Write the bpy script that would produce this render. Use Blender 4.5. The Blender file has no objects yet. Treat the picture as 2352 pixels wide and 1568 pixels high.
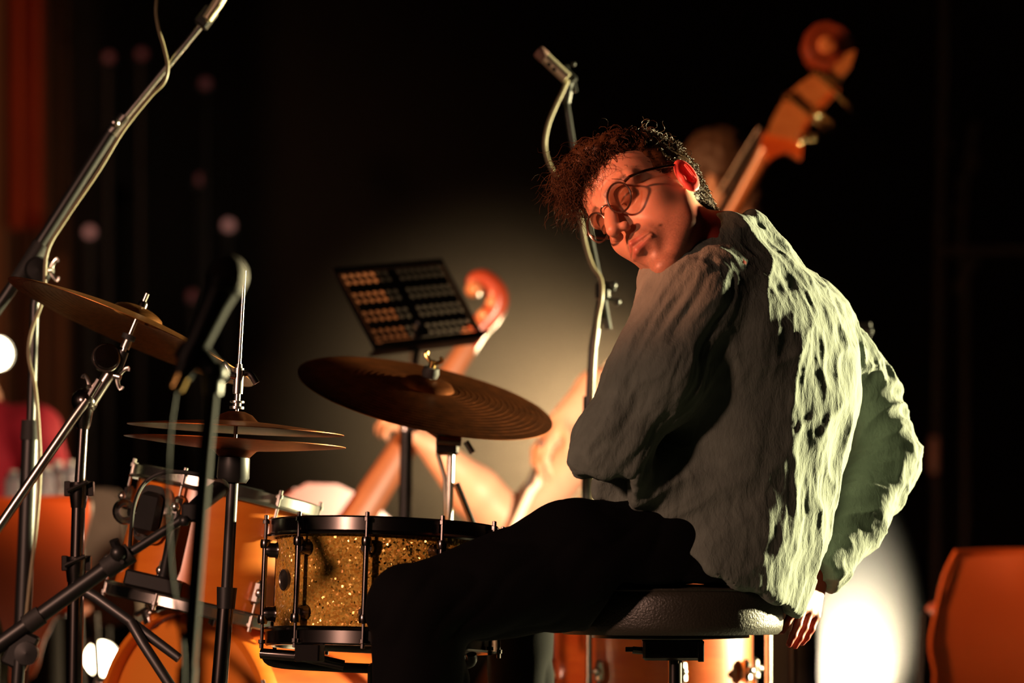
import bpy, math, random
import numpy as np
from mathutils import Vector, Matrix
random.seed(7)
SC = bpy.context.scene
COL = SC.collection
# ------------------------------------------------------------------ camera, world, lights, exposure
F, CX, HY, ZC = 8400.0, 1176.0, 1330.0, 0.52      # focal length in px (2352 wide), horizon row, eye height

def P(px, py, Y):
    return Vector(((px - CX) / F * Y, Y, ZC + (HY - py) / F * Y))

cam = bpy.data.cameras.new('camera')
cam.sensor_width = 36.0
cam.lens = F / 2352 * 36.0
cam.shift_y = (HY - 784) / 2352
cam.dof.use_dof = True
cam.dof.focus_distance = 5.97
cam.dof.aperture_fstop = 2.8
cam.clip_end = 100
camo = bpy.data.objects.new('camera', cam)
camo.location = (0, 0, ZC)
camo.rotation_euler = (math.pi / 2, 0, 0)
COL.objects.link(camo)
SC.camera = camo

w = bpy.data.worlds.new('world')
SC.world = w
w.use_nodes = True
w.node_tree.nodes['Background'].inputs[0].default_value = (1.0, 0.8, 0.6, 1)
w.node_tree.nodes['Background'].inputs[1].default_value = 0.0025

vs = SC.view_settings
vs.view_transform = 'Standard'
vs.look = 'None'
vs.exposure = 0.0
vs.gamma = 1.0
vs.use_curve_mapping = False

def lamp(name, kind, loc, target, power, color, size=0.2, spot=60, blend=0.4):
    l = bpy.data.lights.new(name, kind)
    l.energy = power
    l.color = color
    if kind == 'SPOT':
        l.spot_size = math.radians(spot)
        l.spot_blend = blend
        l.shadow_soft_size = size
    elif kind == 'AREA':
        l.size = size
    else:
        l.shadow_soft_size = size
    o = bpy.data.objects.new(name, l)
    o.location = loc
    o.rotation_euler = (Vector(target) - Vector(loc)).to_track_quat('-Z', 'Y').to_euler()
    COL.objects.link(o)
    return o

# key lamp: pale yellow-green, on the right, behind the drummer
lamp('key_lamp', 'SPOT', (3.22, 7.82, 0.82), (0.30, 6.0, 0.9), 3700, (1.0, 0.88, 0.47), 0.11, 46, 0.4)
# warm front wash from the left
lamp('front_wash', 'SPOT', (-3.0, 2.4, 1.7), (-0.62, 6.2, 0.45), 640, (1.0, 0.54, 0.38), 0.2, 34, 1.0)
# red lamp on the left that catches the face
lamp('red_lamp', 'SPOT', (-2.3, 4.5, 1.40), (0.20, 5.92, 1.14), 620, (1.0, 0.30, 0.15), 0.08, 11, 0.8)
# lamp behind the drummer that shines to the left through the haze
lamp('back_lamp', 'SPOT', P(1560, 1080, 10.45), P(700, 930, 9.6), 240, (1.0, 0.68, 0.36), 0.08, 130, 0.6)
# lamp hidden behind the drummer that lights the string players
lamp('side_lamp', 'SPOT', P(1690, 880, 7.35), P(1120, 1090, 8.5), 170, (1.0, 0.70, 0.46), 0.05, 50, 0.6)
# floor lamp whose beam stands white in the haze at the right
lamp('floor_beam', 'SPOT', P(1955, 1735, 9.9), P(1990, 1150, 9.9), 330, (1.0, 0.86, 0.60), 0.04, 70, 0.8)
# dim warm wash on the back of the stage
lamp('rear_wash', 'SPOT', (-4.4, 9.0, 3.4), (-2.1, 14.6, 1.9), 260, (1.0, 0.45, 0.22), 0.3, 30, 0.8)
# added lamp, no visible source: faint wash to bring out the right rear pipes
lamp('added_pipe_wash', 'SPOT', (4.2, 9.6, 2.6), (1.7, 13.0, 1.3), 11, (1.0, 0.55, 0.38), 0.2, 40, 0.8)
# warm lamp from the left rear on bass scroll, chairs and floor tom
lamp('rear_left_lamp', 'SPOT', (-3.4, 6.9, 1.5), (0.92, 9.0, 1.12), 1100, (1.0, 0.43, 0.17), 0.08, 32, 0.7)

# ------------------------------------------------------------------ materials
MATS = {}
def mat(name, color, rough=0.5, metal=0.0, coat=0.0, var=0.08, scale=25.0, bump=0.0, bscale=200.0, sss=0.0, emis=None, estr=0.0,
        trans=0.0, spec=0.5, sheen=0.0, alpha=1.0, colors=None, stretch=(1, 1, 1)):
    m = bpy.data.materials.new(name)
    m.use_nodes = True
    nt = m.node_tree
    b = nt.nodes['Principled BSDF']
    b.inputs['Roughness'].default_value = rough
    b.inputs['Metallic'].default_value = metal
    b.inputs['Coat Weight'].default_value = coat
    b.inputs['Coat Roughness'].default_value = 0.22
    b.inputs['Specular IOR Level'].default_value = spec
    b.inputs['Transmission Weight'].default_value = trans
    b.inputs['Sheen Weight'].default_value = sheen
    b.inputs['Alpha'].default_value = alpha
    if sss:
        b.inputs['Subsurface Weight'].default_value = sss
        b.inputs['Subsurface Radius'].default_value = (1.0, 0.25, 0.12)
        b.inputs['Subsurface Scale'].default_value = 0.012
    tc = nt.nodes.new('ShaderNodeTexCoord')
    mp = nt.nodes.new('ShaderNodeMapping')
    mp.inputs['Scale'].default_value = stretch
    nt.links.new(tc.outputs['Object'], mp.inputs['Vector'])
    nz = nt.nodes.new('ShaderNodeTexNoise')
    nz.inputs['Scale'].default_value = scale
    nz.inputs['Detail'].default_value = 3
    nt.links.new(mp.outputs['Vector'], nz.inputs['Vector'])
    rp = nt.nodes.new('ShaderNodeValToRGB')
    c = Vector(color[:3])
    c2 = Vector(colors) if colors else c * (1 + var)
    c1 = c if colors else c * (1 - var)
    rp.color_ramp.elements[0].position = 0.3
    rp.color_ramp.elements[1].position = 0.7
    rp.color_ramp.elements[0].color = (*c1, 1)
    rp.color_ramp.elements[1].color = (*c2, 1)
    nt.links.new(nz.outputs['Fac'], rp.inputs['Fac'])
    nt.links.new(rp.outputs['Color'], b.inputs['Base Color'])
    if bump:
        n2 = nt.nodes.new('ShaderNodeTexNoise')
        n2.inputs['Scale'].default_value = bscale
        n2.inputs['Detail'].default_value = 2
        nt.links.new(mp.outputs['Vector'], n2.inputs['Vector'])
        bp = nt.nodes.new('ShaderNodeBump')
        bp.inputs['Strength'].default_value = bump
        bp.inputs['Distance'].default_value = 0.002
        nt.links.new(n2.outputs['Fac'], bp.inputs['Height'])
        nt.links.new(bp.outputs['Normal'], b.inputs['Normal'])
    if emis:
        b.inputs['Emission Color'].default_value = (*emis, 1)
        b.inputs['Emission Strength'].default_value = estr
    MATS[name] = m
    return m

M_black = mat('black_powder_coat', (0.010, 0.010, 0.010), 0.42, 0.0, 0.08)
M_rubber = mat('black_rubber', (0.014, 0.013, 0.012), 0.7, bump=0.15)
M_chrome = mat('chrome', (0.66, 0.63, 0.60), 0.27, 1.0, var=0.03)
M_dchrome = mat('black_chrome', (0.17, 0.15, 0.145), 0.22, 1.0, var=0.05)
M_steel = mat('brushed_steel', (0.45, 0.42, 0.40), 0.28, 1.0, stretch=(1, 1, 0.1), scale=80)
M_cym = mat('bronze_cymbal', (0.30, 0.115, 0.032), 0.40, 1.0, var=0.25, scale=60, stretch=(1, 1, 6), bump=0.05, bscale=350)
M_cymdark = mat('dark_bronze', (0.16, 0.042, 0.009), 0.46, 1.0, var=0.3, scale=45, bump=0.08, bscale=250)
M_wood = mat('amber_lacquer', (0.66, 0.155, 0.012), 0.32, 0.0, 0.6, scale=9, colors=(0.74, 0.20, 0.018), stretch=(1, 1, 5))
M_woodred = mat('red_amber_lacquer', (0.50, 0.075, 0.012), 0.32, 0.0, 0.8, scale=9, colors=(0.62, 0.13, 0.02), stretch=(1, 1, 5))
M_head = mat('drum_head', (0.62, 0.55, 0.45), 0.5, bump=0.05)
M_amberhead = mat('amber_drum_head', (0.72, 0.20, 0.022), 0.4, 0.0, 0.3, scale=4, colors=(0.78, 0.25, 0.03))
M_darkhead = mat('smoke_drum_head', (0.02, 0.017, 0.015), 0.25)
M_vinyl = mat('black_vinyl', (0.040, 0.036, 0.026), 0.40, 0.0, 0.0, bump=0.5, bscale=260, spec=0.6)
M_trouser = mat('black_cotton', (0.003, 0.0027, 0.003), 0.9, bump=0.2, bscale=500, spec=0.1)
M_skin = mat('skin', (0.55, 0.30, 0.20), 0.45, sss=0.5, var=0.06, scale=40, bump=0.06, bscale=500)
M_skin2 = mat('warm_skin', (0.62, 0.34, 0.22), 0.5, sss=0.0, var=0.06, scale=30)
M_hair = mat('brown_hair', (0.030, 0.013, 0.006), 0.45, spec=0.16, colors=(0.062, 0.030, 0.013), scale=60)
M_hair2 = mat('dark_hair', (0.07, 0.035, 0.02), 0.6, scale=40, bump=0.6, bscale=120)
M_frame = mat('tortoise_frame', (0.035, 0.014, 0.008), 0.25, 0.0, 0.6)
M_gold = mat('brass', (0.72, 0.46, 0.16), 0.22, 1.0)
M_maple = mat('varnished_maple', (0.42, 0.15, 0.045), 0.35, 0.0, 0.5, scale=14, colors=(0.52, 0.21, 0.07), stretch=(1, 1, 3))
M_varnish = mat('dark_red_varnish', (0.22, 0.035, 0.015), 0.3, 0.0, 0.6, scale=10, colors=(0.30, 0.06, 0.02))
M_ebony = mat('ebony', (0.018, 0.013, 0.011), 0.3)
M_spruce = mat('orange_varnish', (0.50, 0.17, 0.06), 0.35, 0.0, 0.4, scale=12, colors=(0.56, 0.22, 0.08))
M_chair = mat('orange_shell', (0.62, 0.115, 0.02), 0.5, 0.0, 0.1, scale=3, colors=(0.70, 0.15, 0.028), bump=0.1, bscale=150)
M_grey = mat('grey_brown_cloth', (0.16, 0.12, 0.09), 0.85, bump=0.2)
M_red = mat('crimson_cloth', (0.42, 0.010, 0.03), 0.8, bump=0.2, scale=8)
M_darkcloth = mat('charcoal_cloth', (0.012, 0.011, 0.010), 0.9)
M_green = mat('pale_green_cloth', (0.30, 0.42, 0.30), 0.85, scale=60, stretch=(6, 1, 0.3), colors=(0.16, 0.24, 0.18))
M_paper = mat('paper', (0.8, 0.74, 0.62), 0.8, var=0.03)
M_wall = mat('black_wall', (0.012, 0.010, 0.009), 0.9, bump=0.3, bscale=60)
M_floor = mat('stage_boards', (0.02, 0.018, 0.016), 0.55, bump=0.2, bscale=40)
M_drape = mat('brown_drape', (0.24, 0.105, 0.05), 0.95, scale=3)
M_drapered = mat('rust_drape', (0.50, 0.085, 0.025), 0.95, scale=3)
M_lens = mat('lit_lens', (1, 0.85, 0.6), 0.3, emis=(1.0, 0.80, 0.50), estr=30)
M_dim = mat('dim_pink_lens', (0.5, 0.2, 0.15), 0.3, emis=(1.0, 0.45, 0.38), estr=0.16)
M_dim2 = mat('faint_pink_lens', (0.3, 0.1, 0.1), 0.3, emis=(1.0, 0.30, 0.32), estr=0.02)
M_tag = mat('pink_tape', (0.8, 0.4, 0.3), 0.6)
M_bottle = mat('clear_plastic', (0.75, 0.78, 0.85), 0.15, trans=0.6, spec=0.6)
M_cap = mat('white_cap', (0.8, 0.78, 0.72), 0.5)
M_string = mat('steel_string', (0.6, 0.55, 0.5), 0.3, 1.0)
M_bowhair = mat('bow_hair', (0.85, 0.78, 0.66), 0.6)
M_cable = mat('lit_cable', (0.26, 0.22, 0.13), 0.5)  # base lightened to carry lamp light along the cables
M_desk = mat('matt_black_desk', (0.004, 0.004, 0.004), 0.7, spec=0.2)
M_shoe = mat('black_leather', (0.015, 0.014, 0.013), 0.4)
M_micsilver = mat('nickel_body', (0.80, 0.72, 0.52), 0.4, 0.6)
M_grille = mat('wire_grille', (0.07, 0.05, 0.035), 0.6, 0.15, bump=0.8, bscale=900)
M_grille2 = mat('pink_brown_grille', (0.36, 0.20, 0.17), 0.6, 0.2, bump=0.6, bscale=900)

# linen shirt: weave + crinkle relief
M_shirt = mat('linen', (0.205, 0.240, 0.205), 0.92, var=0.10, scale=30, spec=0.15, sheen=0.1)
nt = M_shirt.node_tree
b = nt.nodes['Principled BSDF']
tc = nt.nodes.new('ShaderNodeTexCoord')
prev = None
for sc_, st, strength, dist in (((120, 120, 45), 1.0, 0.42, 0.004), ((700, 700, 700), 1.0, 0.30, 0.001), ((380, 380, 150), 1.0, 0.4, 0.0016)):
    mp = nt.nodes.new('ShaderNodeMapping')
    mp.inputs['Scale'].default_value = sc_
    mp.inputs['Rotation'].default_value = (0, math.radians(18), 0)
    nt.links.new(tc.outputs['Object'], mp.inputs['Vector'])
    nz = nt.nodes.new('ShaderNodeTexNoise')
    nz.inputs['Scale'].default_value = st
    nz.inputs['Detail'].default_value = 2
    nz.inputs['Distortion'].default_value = 0.6
    nt.links.new(mp.outputs['Vector'], nz.inputs['Vector'])
    bp = nt.nodes.new('ShaderNodeBump')
    bp.inputs['Strength'].default_value = strength
    bp.inputs['Distance'].default_value = dist
    nt.links.new(nz.outputs['Fac'], bp.inputs['Height'])
    if prev:
        nt.links.new(prev.outputs['Normal'], bp.inputs['Normal'])
    prev = bp
nt.links.new(prev.outputs['Normal'], b.inputs['Normal'])

# gold sparkle wrap: every flake of a fine voronoi pattern leans its own way
M_sparkle = mat('gold_sparkle', (0.85, 0.45, 0.09), 0.24, 0.28, 0.0)
nt = M_sparkle.node_tree
b = nt.nodes['Principled BSDF']
tc = nt.nodes.new('ShaderNodeTexCoord')
vo = nt.nodes.new('ShaderNodeTexVoronoi')
vo.inputs['Scale'].default_value = 330
nt.links.new(tc.outputs['Object'], vo.inputs['Vector'])
sub = nt.nodes.new('ShaderNodeVectorMath'); sub.operation = 'SUBTRACT'
sub.inputs[1].default_value = (0.5, 0.5, 0.5)
nt.links.new(vo.outputs['Color'], sub.inputs[0])
scl = nt.nodes.new('ShaderNodeVectorMath'); scl.operation = 'SCALE'
scl.inputs['Scale'].default_value = 1.45
nt.links.new(sub.outputs[0], scl.inputs[0])
geo = nt.nodes.new('ShaderNodeNewGeometry')
ad = nt.nodes.new('ShaderNodeVectorMath'); ad.operation = 'ADD'
nt.links.new(scl.outputs[0], ad.inputs[0])
nt.links.new(geo.outputs['Normal'], ad.inputs[1])
nm = nt.nodes.new('ShaderNodeVectorMath'); nm.operation = 'NORMALIZE'
nt.links.new(ad.outputs[0], nm.inputs[0])
nt.links.new(nm.outputs[0], b.inputs['Normal'])
rp = nt.nodes.new('ShaderNodeValToRGB')
rp.color_ramp.elements[0].color = (0.55, 0.19, 0.012, 1)
rp.color_ramp.elements[1].color = (1.0, 0.66, 0.14, 1)
nt.links.new(vo.outputs['Color'], rp.inputs['Fac'])
nt.links.new(rp.outputs['Color'], b.inputs['Base Color'])

# spectacle lens: mostly clear, a little gloss
M_glass = bpy.data.materials.new('spectacle_lens')
M_glass.use_nodes = True
nt = M_glass.node_tree
nt.nodes.clear()
o_ = nt.nodes.new('ShaderNodeOutputMaterial')
tr = nt.nodes.new('ShaderNodeBsdfTransparent'); tr.inputs[0].default_value = (0.78, 0.74, 0.70, 1)
gl = nt.nodes.new('ShaderNodeBsdfGlossy'); gl.inputs['Roughness'].default_value = 0.05
fr = nt.nodes.new('ShaderNodeFresnel'); fr.inputs['IOR'].default_value = 1.3
mx = nt.nodes.new('ShaderNodeMixShader')
nt.links.new(fr.outputs[0], mx.inputs[0]); nt.links.new(tr.outputs[0], mx.inputs[1]); nt.links.new(gl.outputs[0], mx.inputs[2])
nt.links.new(mx.outputs[0], o_.inputs['Surface'])

# thin paper that lets light through
nt = M_paper.node_tree
b = nt.nodes['Principled BSDF']
tl = nt.nodes.new('ShaderNodeBsdfTranslucent'); tl.inputs[0].default_value = (1.0, 0.78, 0.60, 1)
mx = nt.nodes.new('ShaderNodeMixShader'); mx.inputs[0].default_value = 0.85
nt.links.new(b.outputs[0], mx.inputs[1]); nt.links.new(tl.outputs[0], mx.inputs[2])
nt.links.new(mx.outputs[0], nt.nodes['Material Output'].inputs['Surface'])

# ------------------------------------------------------------------ mesh helpers
OFF = {}                                              # world origin of every empty / object
def V(*a):
    return Vector(a[0]) if len(a) == 1 else Vector(a)

def frame(axis, hint=None):
    ax = Vector(axis).normalized()
    h = Vector(hint) if hint is not None else (Vector((0, -1, 0)) if abs(ax.y) < 0.9 else Vector((1, 0, 0)))
    e1 = (h - ax * h.dot(ax)).normalized()
    e2 = ax.cross(e1)
    return e1, e2, ax

def catmull(pts, n=8):
    pts = [Vector(p) for p in pts]
    out = []
    for i in range(len(pts) - 1):
        p0 = pts[max(i - 1, 0)]; p1 = pts[i]; p2 = pts[i + 1]; p3 = pts[min(i + 2, len(pts) - 1)]
        for k in range(n):
            t = k / n
            out.append(0.5 * ((2 * p1) + (p2 - p0) * t + (2 * p0 - 5 * p1 + 4 * p2 - p3) * t * t + (3 * p1 - p0 - 3 * p2 + p3) * t ** 3))
    out.append(pts[-1])
    return out

class MB:
    def __init__(s):
        s.v = []; s.f = []
    def ring_strip(s, rings, close=True, cap0=True, cap1=True):
        n = len(rings[0]); b0 = len(s.v)
        for r in rings:
            s.v.extend([tuple(p) for p in r])
        for i in range(len(rings) - 1):
            for j in range(n if close else n - 1):
                a = b0 + i * n + j; b_ = b0 + i * n + (j + 1) % n
                s.f.append((a, b_, b_ + n, a + n))
        if cap0: s.f.append(tuple(b0 + j for j in range(n))[::-1])
        if cap1: s.f.append(tuple(b0 + (len(rings) - 1) * n + j for j in range(n)))
        return s
    def tube(s, pts, r, seg=12, flat=1.0, hint=None, caps=True):
        pts = [Vector(p) for p in pts]
        rr = r if isinstance(r, (list, tuple)) else [r] * len(pts)
        rings = []
        e1 = None
        for i, p in enumerate(pts):
            d = (pts[min(i + 1, len(pts) - 1)] - pts[max(i - 1, 0)])
            if d.length < 1e-9: d = Vector((0, 0, 1))
            d.normalize()
            if e1 is None:
                e1, e2, _ = frame(d, hint)
            else:
                e1 = (e1 - d * e1.dot(d)).normalized(); e2 = d.cross(e1)
            rings.append([p + (e1 * math.cos(2 * math.pi * k / seg) * flat + e2 * math.sin(2 * math.pi * k / seg)) * rr[i] for k in range(seg)])
        return s.ring_strip(rings, cap0=caps, cap1=caps)
    def lathe(s, prof, o, axis, seg=48, hint=None, caps=False):
        e1, e2, ax = frame(axis, hint); o = Vector(o)
        rings = [[o + ax * h + (e1 * math.cos(2 * math.pi * k / seg) + e2 * math.sin(2 * math.pi * k / seg)) * max(r, 1e-5) for k in range(seg)] for r, h in prof]
        return s.ring_strip(rings, cap0=caps, cap1=caps)
    def box(s, c, size, axes=None, taper=1.0, bev=0.12):
        c = Vector(c)
        a = axes or (Vector((1, 0, 0)), Vector((0, 1, 0)), Vector((0, 0, 1)))
        sx, sy, sz = [q / 2 for q in size]
        bv = min(sx, sy, sz) * bev * 2
        def oct_(hx, hy, bb):
            return [(hx, hy - bb), (hx - bb, hy), (-hx + bb, hy), (-hx, hy - bb), (-hx, -hy + bb), (-hx + bb, -hy), (hx - bb, -hy), (hx, -hy + bb)]
        rings = []
        for z, k, ins in ((-sz, 1, bv), (-sz + bv, 1, 0), (sz - bv, taper, 0), (sz, taper, bv)):
            rings.append([c + a[0] * (x * k) + a[1] * (y * k) + a[2] * z for x, y in oct_(sx - ins, sy - ins, bv)])
        return s.ring_strip(rings)
    def ball(s, c, r, seg=16, rings=10, scale=(1, 1, 1), axes=None):
        c = Vector(c)
        a = axes or (Vector((1, 0, 0)), Vector((0, 1, 0)), Vector((0, 0, 1)))
        R = []
        for i in range(1, rings):
            t = math.pi * i / rings
            R.append([c + a[0] * (r * scale[0] * math.sin(t) * math.cos(2 * math.pi * k / seg)) + a[1] * (r * scale[1] * math.sin(t) * math.sin(2 * math.pi * k / seg)) - a[2] * (r * scale[2] * math.cos(t)) for k in range(seg)])
        return s.ring_strip(R)
    def torus(s, c, R, r, axis, seg=40, rs=8, a0=0, a1=2 * math.pi, hint=None):
        e1, e2, ax = frame(axis, hint); c = Vector(c)
        full = abs(a1 - a0 - 2 * math.pi) < 1e-6
        n = seg if full else seg + 1
        rings = []
        for i in range(n):
            t = a0 + (a1 - a0) * i / seg
            u = e1 * math.cos(t) + e2 * math.sin(t)
            rings.append([c + u * (R + r * math.cos(2 * math.pi * k / rs)) + ax * (r * math.sin(2 * math.pi * k / rs)) for k in range(rs)])
        if full: rings.append(rings[0])
        return s.ring_strip(rings, cap0=not full, cap1=not full)
    def prism(s, outline, o, ex, ey, ez, thick):
        """outline [(x, y)] in the ex, ey plane extruded by +-thick/2 along ez"""
        o = Vector(o)
        rings = [[o + ex * x + ey * y + ez * d for x, y in outline] for d in (-thick / 2, thick / 2)]
        return s.ring_strip(rings)
    def build(s, name, m, parent=None, smooth=True, angle=40):
        me = bpy.data.meshes.new(name)
        off = OFF.get(parent.name, Vector()) if parent else Vector()
        me.from_pydata([tuple(Vector(p) - off) for p in s.v], [], s.f)
        me.validate()
        me.update()
        return finish(name, me, m, parent, smooth, angle)

def finish(name, me, m, parent, smooth=True, angle=40):
    me.materials.append(m)
    if smooth:
        me.polygons.foreach_set('use_smooth', [True] * len(me.polygons))
        if angle < 180: me.set_sharp_from_angle(angle=math.radians(angle))
    o = bpy.data.objects.new(name, me)
    COL.objects.link(o)
    if parent:
        o.parent = parent
        OFF[o.name] = OFF[parent.name]
    else:
        OFF[o.name] = Vector()
    return o

def tag(o, label, cat=None, group=None, kind=None):
    if label: o['label'] = label
    if cat: o['category'] = cat
    if group: o['group'] = group
    if kind: o['kind'] = kind
    return o

def thing(name, label, cat, loc, group=None):
    o = bpy.data.objects.new(name, None)
    o.empty_display_size = 0.05
    o.location = loc
    COL.objects.link(o)
    OFF[o.name] = Vector(loc)
    return tag(o, label, cat, group)

def np_mesh(name, verts, quads, m, parent, smooth=True, angle=180):
    me = bpy.data.meshes.new(name)
    off = np.array(OFF[parent.name]) if parent else np.zeros(3)
    vv = (verts - off).astype(np.float32)
    me.vertices.add(len(vv)); me.vertices.foreach_set('co', vv.ravel())
    n = quads.shape[1]
    me.loops.add(quads.size); me.loops.foreach_set('vertex_index', quads.astype(np.int32).ravel())
    me.polygons.add(len(quads)); me.polygons.foreach_set('loop_start', np.arange(0, quads.size, n, dtype=np.int32))
    me.update(calc_edges=True)
    me.validate()
    return finish(name, me, m, parent, smooth, angle)

# ------------------------------------------------------------------ distance-field sculpting
def smin(a, b, k):
    h = np.clip(0.5 + 0.5 * (b - a) / k, 0, 1)
    return b + (a - b) * h - k * h * (1 - h)

class Vol:
    def __init__(s, lo, hi, h):
        s.lo = np.array(lo, float); s.h = h
        n = np.ceil((np.array(hi, float) - s.lo) / h).astype(int) + 1
        s.v = np.full(n, 1.0, np.float32)
        s.ax = [(s.lo[i] + np.arange(n[i]) * h).astype(np.float32) for i in range(3)]
    def region(s, lo, hi, pad):
        sl = []
        for i in range(3):
            a = int(max(0, math.floor((lo[i] - pad - s.lo[i]) / s.h))); b_ = int(min(s.v.shape[i], math.ceil((hi[i] + pad - s.lo[i]) / s.h) + 1))
            if b_ <= a: return None, None
            sl.append(slice(a, b_))
        X = s.ax[0][sl[0]][:, None, None]; Y = s.ax[1][sl[1]][None, :, None]; Z = s.ax[2][sl[2]][None, None, :]
        return tuple(sl), (X, Y, Z)
    def put(s, f, lo, hi, k, cut=False):
        sl, q = s.region(lo, hi, k + 3 * s.h)
        if sl is None: return s
        d = f(*q)
        if cut: s.v[sl] = -smin(-s.v[sl], d, k)
        else: s.v[sl] = smin(s.v[sl], d, k)
        return s
    def cap(s, a, b, ra, rb=None, k=0.01, cut=False):
        a = np.array(a, float); b = np.array(b, float); rb = ra if rb is None else rb
        ba = b - a; L2 = max(float(ba @ ba), 1e-12)
        def f(X, Y, Z):
            t = np.clip(((X - a[0]) * ba[0] + (Y - a[1]) * ba[1] + (Z - a[2]) * ba[2]) / L2, 0, 1)
            return np.sqrt((X - a[0] - t * ba[0]) ** 2 + (Y - a[1] - t * ba[1]) ** 2 + (Z - a[2] - t * ba[2]) ** 2) - (ra + (rb - ra) * t)
        r = max(ra, rb)
        return s.put(f, np.minimum(a, b) - r, np.maximum(a, b) + r, k, cut)
    def ell(s, c, r, k=0.01, cut=False, R=None):
        c = np.array(c, float); r = np.array(r, float)
        def f(X, Y, Z):
            x, y, z = X - c[0], Y - c[1], Z - c[2]
            if R is not None:
                x, y, z = [R[i][0] * x + R[i][1] * y + R[i][2] * z for i in range(3)]
            k0 = np.sqrt((x / r[0]) ** 2 + (y / r[1]) ** 2 + (z / r[2]) ** 2) + 1e-6
            k1 = np.sqrt((x / r[0] ** 2) ** 2 + (y / r[1] ** 2) ** 2 + (z / r[2] ** 2) ** 2) + 1e-6
            return k0 * (k0 - 1) / k1
        m_ = r if R is None else np.array([r.max()] * 3)
        return s.put(f, c - m_, c + m_, k, cut)
    def tor(s, c, Rr, r, axis, k=0.005):
        c = np.array(c, float); ax = np.array(axis, float); ax /= np.linalg.norm(ax)
        def f(X, Y, Z):
            x, y, z = X - c[0], Y - c[1], Z - c[2]
            h = x * ax[0] + y * ax[1] + z * ax[2]
            q = np.sqrt(np.maximum(x * x + y * y + z * z - h * h, 0)) - Rr
            return np.sqrt(q * q + h * h) - r
        return s.put(f, c - Rr - r, c + Rr + r, k)
    def mesh(s):
        v, h = s.v, s.h
        s_ = v < 0
        c = [s_[dx:s_.shape[0] - 1 + dx, dy:s_.shape[1] - 1 + dy, dz:s_.shape[2] - 1 + dz] for dx in (0, 1) for dy in (0, 1) for dz in (0, 1)]
        cnt = np.zeros(c[0].shape, np.uint8)
        for q in c: cnt += q
        act = (cnt > 0) & (cnt < 8)
        I = np.argwhere(act)
        idx = np.full(act.shape, -1, np.int32); idx[act] = np.arange(len(I))
        acc = np.zeros((len(I), 3)); num = np.zeros(len(I))
        offs = [(dx, dy, dz) for dx in (0, 1) for dy in (0, 1) for dz in (0, 1)]
        for a in range(8):
            for b_ in range(a + 1, 8):
                oa, ob = np.array(offs[a]), np.array(offs[b_])
                if np.abs(oa - ob).sum() != 1: continue
                va = v[tuple((I + oa).T)].astype(float); vb = v[tuple((I + ob).T)].astype(float)
                m_ = (va < 0) != (vb < 0)
                t = va[m_] / (va[m_] - vb[m_])
                acc[m_] += oa + (ob - oa) * t[:, None]; num[m_] += 1
        pos = s.lo + (I + acc / num[:, None]) * h
        quads = []
        for ax in range(3):
            u, w_ = (ax + 1) % 3, (ax + 2) % 3
            sl0 = [slice(1, -1)] * 3; sl1 = [slice(1, -1)] * 3
            sl0[ax] = slice(0, -1); sl1[ax] = slice(1, None)
            A = s_[tuple(sl0)]; B = s_[tuple(sl1)]
            D = np.argwhere(A != B)
            if not len(D): continue
            inside = A[tuple(D.T)]
            p = D.copy(); p[:, u] += 1; p[:, w_] += 1
            eu = np.zeros(3, int); eu[u] = 1; ew = np.zeros(3, int); ew[w_] = 1
            ok = (p < np.array(idx.shape)).all(1)
            p = p[ok]; inside = inside[ok]
            q = np.stack([idx[tuple(p.T)], idx[tuple((p - eu).T)], idx[tuple((p - eu - ew).T)], idx[tuple((p - ew).T)]], 1)
            q[inside] = q[inside][:, ::-1]
            quads.append(q)
        return pos, np.concatenate(quads)

def vnormals(v, q):
    n = np.cross(v[q[:, 2]] - v[q[:, 0]], v[q[:, 3]] - v[q[:, 1]])
    out = np.zeros_like(v)
    for k in range(4): np.add.at(out, q[:, k], n)
    return out / (np.linalg.norm(out, axis=1, keepdims=True) + 1e-12)

def smooth_mesh(v, q, it=2, lam=0.5):
    for _ in range(it):
        acc = np.zeros_like(v); num = np.zeros(len(v))
        for k in range(4):
            for d in (1, 3):
                np.add.at(acc, q[:, k], v[q[:, (k + d) % 4]]); np.add.at(num, q[:, k], 1)
        v = v + lam * (acc / num[:, None] - v)
    return v

def vnoise(p, seed=0):
    i = np.floor(p).astype(np.int64); f = p - i
    f = f * f * (3 - 2 * f)
    def hsh(a, b_, c):
        n = (a * 374761393 + b_ * 668265263 + c * 2147483647 + seed * 1274126177) & 0xffffffff
        n = ((n ^ (n >> 13)) * 1274126177) & 0xffffffff
        return ((n ^ (n >> 16)) & 0xffff) / 65535.0
    r = 0
    for dx in (0, 1):
        for dy in (0, 1):
            for dz in (0, 1):
                wgt = (f[:, 0] if dx else 1 - f[:, 0]) * (f[:, 1] if dy else 1 - f[:, 1]) * (f[:, 2] if dz else 1 - f[:, 2])
                r = r + wgt * hsh(i[:, 0] + dx, i[:, 1] + dy, i[:, 2] + dz)
    return r

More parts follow.
